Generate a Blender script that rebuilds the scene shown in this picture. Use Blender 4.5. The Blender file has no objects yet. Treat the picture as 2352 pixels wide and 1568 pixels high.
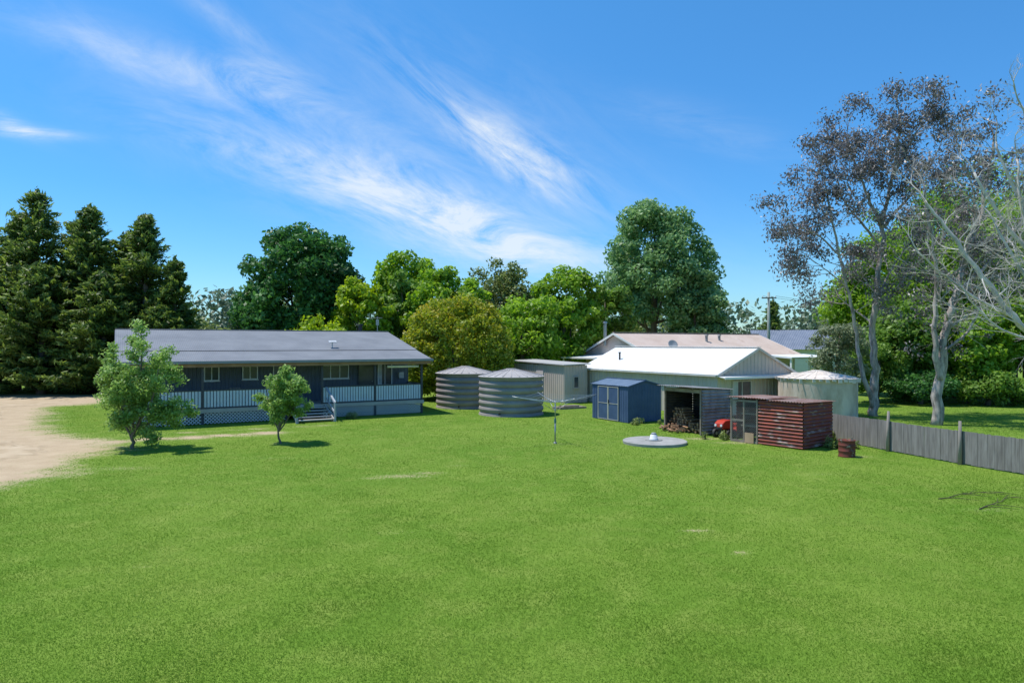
import bpy, math, random
import numpy as np
from mathutils import Vector, Matrix
rnd = random.Random(7)
D = bpy.data
scene = bpy.context.scene
COL = scene.collection
R30 = math.radians(30)

# ------------------------------------------------------------ materials
def new_mat(name):
    m = D.materials.new(name); m.use_nodes = True
    nt = m.node_tree; nt.nodes.clear()
    out = nt.nodes.new('ShaderNodeOutputMaterial')
    return m, nt, out

def N(nt, t, **kw):
    n = nt.nodes.new(t)
    for k, v in kw.items():
        setattr(n, k, v)
    return n

def c4(c): return (c[0], c[1], c[2], 1.0)

def pmat(name, c1, c2=None, scale=4, rough=0.6, metal=0.0, bump=0.0, stretch=(1, 1, 1), lo=0.35, hi=0.65, spec=0.4, c3=None):
    m, nt, out = new_mat(name)
    b = N(nt, 'ShaderNodeBsdfPrincipled')
    b.inputs['Roughness'].default_value = rough
    b.inputs['Metallic'].default_value = metal
    b.inputs['Specular IOR Level'].default_value = spec
    if c2 is None: c2 = tuple(x * 0.8 for x in c1)
    tc = N(nt, 'ShaderNodeTexCoord'); mp = N(nt, 'ShaderNodeMapping')
    mp.inputs['Scale'].default_value = stretch
    nt.links.new(tc.outputs['Object'], mp.inputs['Vector'])
    nz = N(nt, 'ShaderNodeTexNoise'); nz.inputs['Scale'].default_value = scale
    nz.inputs['Detail'].default_value = 6; nz.inputs['Roughness'].default_value = 0.6
    nt.links.new(mp.outputs[0], nz.inputs['Vector'])
    cr = N(nt, 'ShaderNodeValToRGB')
    cr.color_ramp.elements[0].position = lo; cr.color_ramp.elements[0].color = c4(c1)
    cr.color_ramp.elements[1].position = hi; cr.color_ramp.elements[1].color = c4(c2)
    if c3 is not None:
        e = cr.color_ramp.elements.new(min(1, hi + 0.1)); e.color = c4(c3)
    nt.links.new(nz.outputs['Fac'], cr.inputs['Fac'])
    nt.links.new(cr.outputs['Color'], b.inputs['Base Color'])
    if bump > 0:
        bp = N(nt, 'ShaderNodeBump'); bp.inputs['Strength'].default_value = bump
        bp.inputs['Distance'].default_value = 0.02
        nz2 = N(nt, 'ShaderNodeTexNoise'); nz2.inputs['Scale'].default_value = scale * 8
        nt.links.new(mp.outputs[0], nz2.inputs['Vector'])
        nt.links.new(nz2.outputs['Fac'], bp.inputs['Height'])
        nt.links.new(bp.outputs[0], b.inputs['Normal'])
    nt.links.new(b.outputs[0], out.inputs['Surface'])
    return m

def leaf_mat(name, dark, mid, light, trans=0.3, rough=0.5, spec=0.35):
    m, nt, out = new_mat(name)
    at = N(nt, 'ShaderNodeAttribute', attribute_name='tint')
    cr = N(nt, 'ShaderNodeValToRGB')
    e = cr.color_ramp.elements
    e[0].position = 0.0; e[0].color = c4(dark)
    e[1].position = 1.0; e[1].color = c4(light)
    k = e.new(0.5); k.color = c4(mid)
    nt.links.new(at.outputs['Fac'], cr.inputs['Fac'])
    b = N(nt, 'ShaderNodeBsdfPrincipled')
    b.inputs['Roughness'].default_value = rough
    b.inputs['Specular IOR Level'].default_value = spec
    t = N(nt, 'ShaderNodeBsdfTranslucent')
    hs = N(nt, 'ShaderNodeHueSaturation'); hs.inputs['Value'].default_value = 1.4; hs.inputs['Saturation'].default_value = 1.05
    nt.links.new(cr.outputs['Color'], b.inputs['Base Color'])
    nt.links.new(cr.outputs['Color'], hs.inputs['Color'])
    nt.links.new(hs.outputs[0], t.inputs['Color'])
    mx = N(nt, 'ShaderNodeMixShader'); mx.inputs[0].default_value = trans
    nt.links.new(b.outputs[0], mx.inputs[1]); nt.links.new(t.outputs[0], mx.inputs[2])
    nt.links.new(mx.outputs[0], out.inputs['Surface'])
    return m

# ------------------------------------------------------------ mesh builder
class MB:
    def __init__(s): s.v = []; s.f = []
    def add(s, vs, fs):
        o = len(s.v); s.v += [tuple(x) for x in vs]; s.f += [tuple(i + o for i in f) for f in fs]
    def box(s, x0, y0, z0, x1, y1, z1):
        if x0 > x1: x0, x1 = x1, x0
        if y0 > y1: y0, y1 = y1, y0
        if z0 > z1: z0, z1 = z1, z0
        s.add([(x0, y0, z0), (x1, y0, z0), (x1, y1, z0), (x0, y1, z0), (x0, y0, z1), (x1, y0, z1), (x1, y1, z1), (x0, y1, z1)],
              [(0, 3, 2, 1), (4, 5, 6, 7), (0, 1, 5, 4), (1, 2, 6, 5), (2, 3, 7, 6), (3, 0, 4, 7)])
    def beam(s, p, q, w, h):
        p = Vector(p); q = Vector(q); d = (q - p).normalized()
        up = Vector((0, 0, 1)) if abs(d.z) < 0.95 else Vector((0, 1, 0))
        a = d.cross(up).normalized() * w / 2; b = a.cross(d).normalized() * h / 2
        vs = [p - a - b, p + a - b, p + a + b, p - a + b, q - a - b, q + a - b, q + a + b, q - a + b]
        s.add(vs, [(0, 3, 2, 1), (4, 5, 6, 7), (0, 1, 5, 4), (1, 2, 6, 5), (2, 3, 7, 6), (3, 0, 4, 7)])
    def poly(s, pts): s.add(pts, [tuple(range(len(pts)))])
    def prism(s, pts, off):
        n = len(pts); off = Vector(off)
        vs = [Vector(p) for p in pts] + [Vector(p) + off for p in pts]
        s.add(vs, [tuple(range(n))[::-1], tuple(range(n, 2 * n))] + [(i, (i + 1) % n, n + (i + 1) % n, n + i) for i in range(n)])
    def tube(s, pts, rad, n=6, caps=True):
        pts = [Vector(p) for p in pts]; o = len(s.v); k = len(pts)
        ref = None
        for i, p in enumerate(pts):
            d = (pts[min(i + 1, k - 1)] - pts[max(i - 1, 0)])
            d = d.normalized() if d.length > 1e-9 else Vector((0, 0, 1))
            if ref is None:
                ref = d.orthogonal().normalized()
            ref = (ref - d * ref.dot(d))
            ref = ref.normalized() if ref.length > 1e-6 else d.orthogonal().normalized()
            b = d.cross(ref)
            r = rad[i] if hasattr(rad, '__len__') else rad
            for j in range(n):
                a = 2 * math.pi * j / n
                s.v.append(tuple(p + ref * math.cos(a) * r + b * math.sin(a) * r))
        for i in range(k - 1):
            for j in range(n):
                s.f.append((o + i * n + j, o + i * n + (j + 1) % n, o + (i + 1) * n + (j + 1) % n, o + (i + 1) * n + j))
        if caps:
            s.f.append(tuple(o + j for j in range(n))[::-1]); s.f.append(tuple(o + (k - 1) * n + j for j in range(n)))
    def lathe(s, prof, n=48, c=(0, 0, 0)):
        o = len(s.v)
        for r, z in prof:
            for j in range(n):
                a = 2 * math.pi * j / n
                s.v.append((c[0] + r * math.cos(a), c[1] + r * math.sin(a), c[2] + z))
        for i in range(len(prof) - 1):
            for j in range(n):
                s.f.append((o + i * n + j, o + i * n + (j + 1) % n, o + (i + 1) * n + (j + 1) % n, o + (i + 1) * n + j))
    def corr(s, org, u, v, lu, lv, pitch=0.1, amp=0.015, kind='sin', nrm=None):
        org = Vector(org); u = Vector(u).normalized(); v = Vector(v).normalized()
        n = Vector(nrm) if nrm is not None else u.cross(v).normalized()
        o = len(s.v)
        xs = []
        if kind == 'sin':
            k = max(4, int(lu / pitch * 6))
            xs = [(lu * i / k, amp * math.sin(2 * math.pi * (lu * i / k) / pitch)) for i in range(k + 1)]
        else:
            x = 0
            while x < lu:
                for f, a in ((0, 0), (0.7, 0), (0.78, amp), (0.92, amp)):
                    if x + f * pitch <= lu: xs.append((x + f * pitch, a))
                x += pitch
            xs.append((lu, 0))
        for x, a in xs:
            p = org + u * x + n * a
            s.v.append(tuple(p)); s.v.append(tuple(p + v * lv))
        for i in range(len(xs) - 1):
            s.f.append((o + 2 * i, o + 2 * i + 2, o + 2 * i + 3, o + 2 * i + 1))
    def out(s, name, mat, parent=None, smooth=False, label=None):
        me = D.meshes.new(name); me.from_pydata(s.v, [], s.f); me.update()
        ob = D.objects.new(name, me); COL.objects.link(ob)
        if mat: me.materials.append(mat)
        if smooth:
            me.polygons.foreach_set('use_smooth', [True] * len(me.polygons))
        if parent: ob.parent = parent
        if label: ob['label'] = label
        return ob

def thing(name, loc, rot, label, cat, group=None):
    e = D.objects.new(name, None); COL.objects.link(e)
    e.location = loc; e.rotation_euler = (0, 0, rot); e.empty_display_size = 0.3
    e['label'] = label; e['category'] = cat
    if group: e['group'] = group
    return e

def fast_mesh(name, co, nper, mat, tint=None):
    n = len(co) // nper
    me = D.meshes.new(name)
    me.vertices.add(len(co)); me.vertices.foreach_set('co', co.astype(np.float32).ravel())
    me.loops.add(len(co)); me.loops.foreach_set('vertex_index', np.arange(len(co), dtype=np.int32))
    me.polygons.add(n); me.polygons.foreach_set('loop_start', np.arange(0, len(co), nper, dtype=np.int32))
    me.update(calc_edges=True)
    if tint is not None:
        a = me.attributes.new('tint', 'FLOAT', 'POINT'); a.data.foreach_set('value', tint.astype(np.float32))
    me.materials.append(mat)
    ob = D.objects.new(name, me); COL.objects.link(ob)
    return ob

# ------------------------------------------------------------ palette
M = {}
M['roof_blue'] = pmat('grey_roof_metal', (0.175, 0.185, 0.20), (0.22, 0.23, 0.245), 0.7, 0.75, 0.0, spec=0.15)
M['wall_dark'] = pmat('dark_blue_cladding', (0.09, 0.11, 0.145), (0.115, 0.135, 0.175), 1.5, 0.55)
M['post_dark'] = pmat('dark_painted_timber', (0.06, 0.066, 0.08), None, 3, 0.6)
M['white'] = pmat('white_paint', (0.8, 0.8, 0.8), (0.72, 0.73, 0.74), 2, 0.5)
M['rail'] = pmat('pale_blue_paint', (0.56, 0.64, 0.72), (0.48, 0.56, 0.65), 2, 0.5)
M['lattice'] = pmat('grey_lattice', (0.62, 0.64, 0.66), (0.52, 0.54, 0.56), 3, 0.7)
M['glass'] = pmat('window_glass', (0.04, 0.05, 0.06), (0.08, 0.09, 0.1), 1, 0.15, 0.0, spec=0.5)
M['curtain'] = pmat('pale_curtain', (0.55, 0.57, 0.58), (0.4, 0.42, 0.44), 3, 0.8)
M['deck'] = pmat('weathered_deck_timber', (0.36, 0.34, 0.31), (0.46, 0.43, 0.4), 2, 0.8, stretch=(1, 8, 1))
M['brown'] = pmat('brown_soffit_timber', (0.26, 0.15, 0.09), (0.36, 0.22, 0.14), 2, 0.7)
M['tank'] = pmat('grey_poly_tank', (0.24, 0.21, 0.2), (0.31, 0.275, 0.26), 1.3, 0.6, spec=0.3)
M['tank_roof'] = pmat('grey_tank_top', (0.35, 0.325, 0.31), (0.42, 0.395, 0.38), 1.2, 0.65, spec=0.2)
M['tank_beige'] = pmat('beige_concrete_tank', (0.44, 0.35, 0.27), (0.66, 0.56, 0.47), 1.1, 0.9, bump=0.2, spec=0.1, stretch=(1.5, 1.5, .6))
M['tank_white'] = pmat('chalky_tank_top', (0.58, 0.5, 0.43), (0.74, 0.67, 0.6), 1.8, 0.9, bump=0.2, spec=0.1)
M['navy'] = pmat('navy_steel', (0.05, 0.085, 0.165), (0.068, 0.108, 0.2), 2, 0.55, spec=0.3)
M['navy_roof'] = pmat('blue_steel_roof', (0.12, 0.17, 0.235), (0.16, 0.215, 0.285), 2, 0.5, spec=0.3)
M['cream'] = pmat('cream_trim', (0.5, 0.48, 0.4), (0.42, 0.4, 0.33), 3, 0.5)
M['galv'] = pmat('weathered_galvanised_iron', (0.42, 0.41, 0.4), (0.25, 0.23, 0.215), 2.5, 0.6, 0.2, lo=0.42, hi=0.62, c3=(0.22, 0.12, 0.08))
M['shaded_iron'] = pmat('shade_painted_iron', (0.10, 0.085, 0.075), (0.06, 0.05, 0.045), 2.5, 0.7, 0.2)  # dark tone paints the wood shed's interior shade into the iron
M['rust'] = pmat('red_rusty_corrugated_iron', (0.38, 0.095, 0.065), (0.23, 0.08, 0.065), 1.7, 0.65, 0.1, lo=0.38, hi=0.55, c3=(0.48, 0.34, 0.3), stretch=(1, 1, 2.4))
M['rust_roof'] = pmat('rusty_iron_roofing', (0.4, 0.29, 0.25), (0.28, 0.14, 0.1), 1.6, 0.65, 0.1, lo=0.4, hi=0.6)
M['timber'] = pmat('weathered_frame_timber', (0.2, 0.155, 0.12), (0.31, 0.26, 0.21), 3, 0.8)
M['ply'] = pmat('plywood', (0.5, 0.34, 0.22), (0.4, 0.26, 0.16), 3, 0.8)
M['wire'] = pmat('galvanised_wire', (0.3, 0.3, 0.3), (0.22, 0.22, 0.22), 3, 0.5, 0.5)
M['firewood'] = pmat('split_firewood', (0.4, 0.23, 0.12), (0.2, 0.11, 0.07), 7, 0.85, c3=(0.52, 0.34, 0.2))
M['concrete'] = pmat('grey_concrete', (0.26, 0.255, 0.235), (0.36, 0.35, 0.325), 2.5, 0.9, bump=0.3)
M['steel'] = pmat('galvanised_steel_tube', (0.42, 0.44, 0.45), (0.32, 0.34, 0.35), 3, 0.4, 0.6)
M['bluegreen'] = pmat('blue_green_paint', (0.08, 0.2, 0.22), None, 3, 0.5)
M['red'] = pmat('red_enamel', (0.5, 0.04, 0.015), (0.42, 0.03, 0.015), 2, 0.35, spec=0.5)
M['black'] = pmat('black_rubber', (0.02, 0.02, 0.02), (0.035, 0.035, 0.035), 4, 0.6)
M['fence'] = pmat('silvered_fence_paling', (0.15, 0.135, 0.125), (0.28, 0.26, 0.245), 2.2, 0.9, stretch=(5, 5, 0.5), bump=0.2, lo=0.32, hi=0.68)
M['post'] = pmat('grey_fence_post', (0.34, 0.29, 0.245), (0.22, 0.2, 0.18), 3, 0.9, stretch=(3, 3, .5), bump=0.3)
M['drum'] = pmat('rusted_drum_steel', (0.2, 0.045, 0.03), (0.12, 0.045, 0.035), 5, 0.7, 0.1, lo=0.4, hi=0.6, c3=(0.5, 0.45, 0.4))
M['roof_white'] = pmat('white_metal_roof', (0.82, 0.81, 0.78), (0.74, 0.73, 0.7), 0.8, 0.5)
M['wall_beige'] = pmat('beige_steel_cladding', (0.56, 0.49, 0.42), (0.49, 0.425, 0.365), 1.0, 0.55)
M['wall_pale'] = pmat('pale_weatherboard', (0.66, 0.58, 0.55), (0.58, 0.51, 0.49), 1.2, 0.7)
M['roof_pink'] = pmat('faded_pinkish_roof', (0.46, 0.36, 0.30), (0.54, 0.44, 0.38), 0.5, 0.7, lo=0.35, hi=0.62, c3=(0.39, 0.28, 0.225), spec=0.2)
M['roof_navy'] = pmat('slate_blue_roof', (0.14, 0.17, 0.23), (0.19, 0.22, 0.28), 1, 0.5)
M['bark'] = pmat('brown_bark', (0.12, 0.095, 0.075), (0.2, 0.165, 0.14), 5, 0.9, stretch=(2, 2, .4), bump=0.4)
M['twig'] = pmat('dark_fallen_bark', (0.06, 0.04, 0.033), (0.1, 0.07, 0.055), 5, 0.9)
M['gumbark'] = pmat('pale_gum_bark', (0.46, 0.39, 0.345), (0.2, 0.165, 0.145), 2.4, 0.85, stretch=(2.5, 2.5, .6), lo=0.42, hi=0.6, bump=0.5)
M['deadbark'] = pmat('silver_dead_bark', (0.6, 0.55, 0.51), (0.36, 0.32, 0.3), 2.5, 0.85, lo=0.4, hi=0.65)

L = {}
L['conifer'] = leaf_mat('cypress_foliage', (0.04, 0.07, 0.015), (0.10, 0.165, 0.03), (0.27, 0.35, 0.065), 0.4)
L['dark'] = leaf_mat('dark_oak_foliage', (0.025, 0.07, 0.018), (0.06, 0.17, 0.036), (0.14, 0.32, 0.07), 0.35)
L['bright'] = leaf_mat('bright_green_foliage', (0.10, 0.18, 0.014), (0.22, 0.37, 0.03), (0.38, 0.54, 0.06), 0.45)
L['mid'] = leaf_mat('mid_green_foliage', (0.07, 0.14, 0.02), (0.16, 0.28, 0.04), (0.28, 0.43, 0.08), 0.4)
L['willow'] = leaf_mat('soft_green_foliage', (0.08, 0.15, 0.045), (0.18, 0.32, 0.105), (0.36, 0.5, 0.23), 0.38, 0.5, 0.4)
L['olive'] = leaf_mat('olive_foliage', (0.10, 0.12, 0.03), (0.20, 0.25, 0.065), (0.34, 0.39, 0.14), 0.35)
L['autumn'] = leaf_mat('russet_tipped_foliage', (0.14, 0.20, 0.014), (0.31, 0.37, 0.03), (0.54, 0.41, 0.05), 0.4)
L['yellow'] = leaf_mat('lime_foliage', (0.15, 0.21, 0.012), (0.30, 0.42, 0.025), (0.46, 0.57, 0.045), 0.45)
L['gum'] = leaf_mat('gum_foliage', (0.07, 0.062, 0.058), (0.165, 0.145, 0.14), (0.46, 0.42, 0.41), 0.22, 0.45, 0.5)
L['fruit'] = leaf_mat('fruit_tree_foliage', (0.13, 0.21, 0.045), (0.25, 0.39, 0.09), (0.45, 0.58, 0.22), 0.48, 0.45, 0.4)
L['far'] = leaf_mat('far_foliage', (0.09, 0.13, 0.08), (0.14, 0.19, 0.11), (0.24, 0.29, 0.19), 0.2)
L['greygreen'] = leaf_mat('grey_green_foliage', (0.10, 0.12, 0.06), (0.2, 0.24, 0.125), (0.34, 0.39, 0.23), 0.3)

# ------------------------------------------------------------ ground
POLY = [(-50, 54.5), (-32.5, 53.6), (-28.3, 46.4), (-30.2, 43.3), (-26.5, 38), (-24.1, 33.9), (-20.9, 30.0), (-17.8, 28.3), (-16.4, 27.2),
        (-15.8, 25.1), (-15.6, 23.2), (-14.4, 20.8), (-15.1, 19), (-22, 16.5), (-50, 14)]
def sdist(x, y):
    x = np.asarray(x, float); y = np.asarray(y, float)
    d = np.full(x.shape, 1e9); ins = np.zeros(x.shape, bool)
    n = len(POLY)
    for i in range(n):
        ax, ay = POLY[i]; bx, by = POLY[(i + 1) % n]
        ex, ey = bx - ax, by - ay
        t = np.clip(((x - ax) * ex + (y - ay) * ey) / (ex * ex + ey * ey), 0, 1)
        d = np.minimum(d, np.hypot(x - ax - t * ex, y - ay - t * ey))
        cond = ((ay > y) != (by > y)) & (x < (bx - ax) * (y - ay) / (by - ay + 1e-12) + ax)
        ins ^= cond
    return np.where(ins, -d, d)
def wob(x, y):
    return 0.5 * np.sin(x * 1.7 + 1.3 * np.sin(y * 1.1)) * np.cos(y * 1.9 + 0.7 * np.sin(x * 2.3)) + 0.3 * np.sin(x * 5.1 + y * 3.7) * np.sin(y * 6.3 - x * 2.9)
SPOTS = [(-3.3, 20.7, 1.1, .38, .58), (-2.6, 21.2, .7, .28, .55), (-4.1, 20.4, .6, .25, .5), (3.96, 14.65, .4, .16, .65), (4.4, 13.1, .25, .12, .65), (9.3, 27.7, 1.6, .5, .55),
         (-1.8, 22.5, .5, .2, .4), (-6.6, 12.3, .4, .1, .3), (12.3, 24.3, .7, .4, .5), (-14.4, 25.9, 1.0, .5, .5), (-9.3, 27.5, .6, .4, .45), (1.74, 27.5, .6, .35, .35), (8.0, 28.9, 1.2, .5, .6),
         (-2.5, 14.5, .7, .25, .25), (6.5, 19, 1.0, .3, .25), (0.8, 11, .4, .12, .25), (-8, 17, .8, .25, .25), (11.5, 16.5, 1.0, .3, .35), (9.5, 21, 1.2, .3, .3), (-12.5, 22, 1.5, .5, .4), (-8.5, 24, 1.5, .3, .3)]
for k in range(15):
    f = k / 14; SPOTS.append((-16.8 + 6.0 * f + .2 * math.sin(k * 3), 27.9 + 2.9 * f + .2 * math.sin(k * 5), .65 + .3 * (k % 3), .5 + .22 * (k % 2), .8 + .2 * math.sin(k * 2.1)))
for k in range(9):
    SPOTS.append((-16.5 + k * .9, 30.0 + k * .45, .7, .28, .52 + .2 * math.sin(k * 4)))
def dirt(x, y):
    sd = sdist(x, y) + wob(x, y) * 0.75
    f = np.clip(1 - (sd + 0.5) / 2.4, 0, 1)
    for cx, cy, rx, ry, a in SPOTS:
        f = np.maximum(f, a * np.exp(-(((x - cx) / rx) ** 2 + ((y - cy) / ry) ** 2)))
    return f

def ground_mat():
    m, nt, out = new_mat('lawn_ground')
    L_ = nt.links.new
    geo = N(nt, 'ShaderNodeNewGeometry')
    def noise(sc, det=5, stretch=None):
        n = N(nt, 'ShaderNodeTexNoise'); n.inputs['Scale'].default_value = sc; n.inputs['Detail'].default_value = det
        L_(geo.outputs['Position'], n.inputs['Vector']); return n
    def mix(fac, a, b):
        x = N(nt, 'ShaderNodeMix', data_type='RGBA')
        if isinstance(fac, float): x.inputs[0].default_value = fac
        else: L_(fac, x.inputs[0])
        for s, v in ((6, a), (7, b)):
            if isinstance(v, tuple): x.inputs[s].default_value = c4(v)
            else: L_(v, x.inputs[s])
        return x.outputs[2]
    def ramp(src, lo, hi):
        r = N(nt, 'ShaderNodeMapRange'); r.inputs[1].default_value = lo; r.inputs[2].default_value = hi
        L_(src, r.inputs[0]); return r.outputs[0]
    big = noise(0.22, 4); medn = noise(1.3, 5); fine = noise(14, 6); vf = noise(60, 4)
    g = mix(ramp(big.outputs[0], .35, .65), (0.125, 0.225, 0.024), (0.175, 0.265, 0.036))
    g = mix(ramp(medn.outputs[0], .45, .75), g, (0.21, 0.28, 0.05))
    g = mix(ramp(fine.outputs[0], .35, .7), mix(0.12, g, (0.05, 0.09, 0.012)), g)
    d = mix(ramp(medn.outputs[0], .3, .7), (0.47, 0.355, 0.225), (0.34, 0.24, 0.14))
    d = mix(ramp(vf.outputs[0], .4, .65), d, (0.52, 0.41, 0.28))
    at = N(nt, 'ShaderNodeAttribute', attribute_name='dirt')
    ad = N(nt, 'ShaderNodeMath', operation='ADD'); L_(at.outputs['Fac'], ad.inputs[0])
    sb = N(nt, 'ShaderNodeMath', operation='MULTIPLY_ADD'); L_(fine.outputs[0], sb.inputs[0]); sb.inputs[1].default_value = 1.6; sb.inputs[2].default_value = -0.8
    L_(sb.outputs[0], ad.inputs[1])
    col = mix(ramp(ad.outputs[0], .3, .85), g, d)
    b = N(nt, 'ShaderNodeBsdfPrincipled'); b.inputs['Roughness'].default_value = 0.95; b.inputs['Specular IOR Level'].default_value = 0.1
    L_(col, b.inputs['Base Color'])
    bp = N(nt, 'ShaderNodeBump'); bp.inputs['Strength'].default_value = 0.3; bp.inputs['Distance'].default_value = 0.03
    L_(fine.outputs[0], bp.inputs['Height']); L_(bp.outputs[0], b.inputs['Normal'])
    L_(b.outputs[0], out.inputs['Surface'])
    return m
def axis(lo, hi, step, far, k=14):
    a = np.arange(lo, hi + 1e-6, step)
    g = np.geomspace(step * 2, far, k)
    return np.concatenate([(lo - g)[::-1], a, hi + g])
xs = axis(-46, 30, 0.17, 700); ys = axis(6, 60, 0.17, 700)
X, Y = np.meshgrid(xs, ys); nx, ny = len(xs), len(ys)
Z = 0.0 * X
co = np.stack([X.ravel(), Y.ravel(), Z.ravel()], 1)
me = D.meshes.new('ground'); me.vertices.add(len(co)); me.vertices.foreach_set('co', co.astype(np.float32).ravel())
i, j = np.meshgrid(np.arange(nx - 1), np.arange(ny - 1)); b0 = (j * nx + i).ravel()
q = np.stack([b0, b0 + 1, b0 + 1 + nx, b0 + nx], 1).astype(np.int32)
me.loops.add(q.size); me.loops.foreach_set('vertex_index', q.ravel())
me.polygons.add(len(q)); me.polygons.foreach_set('loop_start', np.arange(0, q.size, 4, dtype=np.int32)); me.update(calc_edges=True)
a = me.attributes.new('dirt', 'FLOAT', 'POINT'); a.data.foreach_set('value', dirt(co[:, 0], co[:, 1]).astype(np.float32))
GM = ground_mat(); me.materials.append(GM)
g = D.objects.new('ground', me); COL.objects.link(g); g['kind'] = 'structure'

dm = pmat('packed_sandy_gravel', (0.37, 0.27, 0.165), (0.53, 0.42, 0.285), 0.9, 0.95, bump=0.6, lo=0.3, hi=0.7, spec=0.1)
gx = np.arange(-50, -13, .2); gy = np.arange(14, 55, .2)
GX, GY = np.meshgrid(gx, gy); GX = GX.ravel(); GY = GY.ravel()
mk = (sdist(GX + .1, GY + .1) + .7 * wob(GX, GY) + .3 * np.sin(GX * 7 + GY * 9)) < -1.9
GX, GY = GX[mk], GY[mk]
co = np.stack([np.stack([GX + dx, GY + dy, np.full(len(GX), .004)], 1) for dx, dy in ((0, 0), (.2, 0), (.2, .2), (0, .2))], 1).reshape(-1, 3)
dv = fast_mesh('driveway', co, 4, dm); dv['kind'] = 'structure'
mb = MB(); mb.poly([(-160, 66, 0.006), (-20, 70, 0.006), (-20, 76, 0.006), (-160, 72, 0.006)])
ob = mb.out('road', pmat('worn_asphalt', (0.09, 0.09, 0.09), (0.14, 0.14, 0.14), 2, 0.9)); ob['kind'] = 'structure'

# grass blades
def grass_mat():
    m, nt, out = new_mat('grass_blades'); L_ = nt.links.new
    at = N(nt, 'ShaderNodeAttribute', attribute_name='tint')
    geo = N(nt, 'ShaderNodeNewGeometry')
    nz = N(nt, 'ShaderNodeTexNoise'); nz.inputs['Scale'].default_value = 0.2; nz.inputs['Detail'].default_value = 4
    L_(geo.outputs['Position'], nz.inputs['Vector'])
    nz2 = N(nt, 'ShaderNodeTexNoise'); nz2.inputs['Scale'].default_value = 0.8; nz2.inputs['Detail'].default_value = 3
    L_(geo.outputs['Position'], nz2.inputs['Vector'])
    cr = N(nt, 'ShaderNodeValToRGB'); e = cr.color_ramp.elements
    e[0].color = (0.10, 0.19, 0.015, 1); e[1].color = (0.38, 0.46, 0.10, 1)
    k = e.new(0.5); k.color = (0.185, 0.325, 0.035, 1)
    s1 = N(nt, 'ShaderNodeMath', operation='MULTIPLY_ADD'); L_(nz.outputs[0], s1.inputs[0]); s1.inputs[1].default_value = 1.1; s1.inputs[2].default_value = -0.55
    s2 = N(nt, 'ShaderNodeMath', operation='MULTIPLY_ADD'); L_(nz2.outputs[0], s2.inputs[0]); s2.inputs[1].default_value = 0.5; s2.inputs[2].default_value = -0.25
    a1 = N(nt, 'ShaderNodeMath', operation='ADD'); L_(s1.outputs[0], a1.inputs[0]); L_(s2.outputs[0], a1.inputs[1])
    a2 = N(nt, 'ShaderNodeMath', operation='ADD'); L_(a1.outputs[0], a2.inputs[0]); L_(at.outputs['Fac'], a2.inputs[1])
    L_(a2.outputs[0], cr.inputs['Fac'])
    b = N(nt, 'ShaderNodeBsdfPrincipled'); b.inputs['Roughness'].default_value = 0.7; b.inputs['Specular IOR Level'].default_value = 0.1
    t = N(nt, 'ShaderNodeBsdfTranslucent')
    L_(cr.outputs[0], b.inputs['Base Color']); L_(cr.outputs[0], t.inputs['Color'])
    mx = N(nt, 'ShaderNodeMixShader'); mx.inputs[0].default_value = 0.48
    L_(b.outputs[0], mx.inputs[1]); L_(t.outputs[0], mx.inputs[2]); L_(mx.outputs[0], out.inputs['Surface'])
    return m
rg = np.random.default_rng(5)
nb = 1050000
yy = 7.0 * (50 / 7.0) ** rg.random(nb)
xx = (rg.random(nb) * 2 - 1) * 0.82 * yy
keep = rg.random(nb) > dirt(xx, yy) * 1.2
def inrect(x, y, ox, oy, rot, x0, x1, y0, y1):
    c, s = math.cos(rot), math.sin(rot); dx, dy = x - ox, y - oy
    lx = dx * c + dy * s; ly = -dx * s + dy * c
    return (lx > x0) & (lx < x1) & (ly > y0) & (ly < y1)
for r in [(-18.32, 32.1, R30, 0, 15.2, 0, 12), (5.87, 34.5, R30, 0, 2.2, 0, 3), (8.3, 29.87, R30, 0, 1.78, 0, 2.33), (10.99, 25.77, math.radians(38), 0, 2.2, 0, 3.15), (11.26, 37.4, R30, 0, 6.3, 0, 12.5)]:
    keep &= ~inrect(xx, yy, *r)
for c in [(5.77, 27.6, 1.28), (-.05, 39.2, 1.9), (-3, 43.7, 1.9), (16.9, 37.8, 2.05)]:
    keep &= np.hypot(xx - c[0], yy - c[1]) > c[2]
xx, yy = xx[keep], yy[keep]; nb = len(xx)
sc = (yy / 8) ** 0.65
h = rg.uniform(.016, .042, nb) * (1 + 0.2 * np.sin(xx * 1.9) * np.sin(yy * 1.3)) * sc ** 0.2
w = rg.uniform(.003, .0058, nb) * sc
ang = rg.random(nb) * 2 * np.pi; tilt = rg.uniform(.45, 1.35, nb)
la = rg.random(nb) * 2 * np.pi
P = np.stack([xx, yy, np.zeros(nb)], 1)
wv = np.stack([np.cos(ang), np.sin(ang), np.zeros(nb)], 1) * w[:, None]
tip = P + np.stack([np.cos(la) * np.sin(tilt), np.sin(la) * np.sin(tilt), np.cos(tilt)], 1) * h[:, None]
co = np.stack([P - wv, P + wv, tip], 1).reshape(-1, 3)
base = rg.normal(.46, .06, nb)
tn = np.stack([base - .03, base - .03, base + .07], 1).ravel()
gr = fast_mesh('grass', co, 3, grass_mat(), tn); gr['kind'] = 'stuff'

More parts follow.
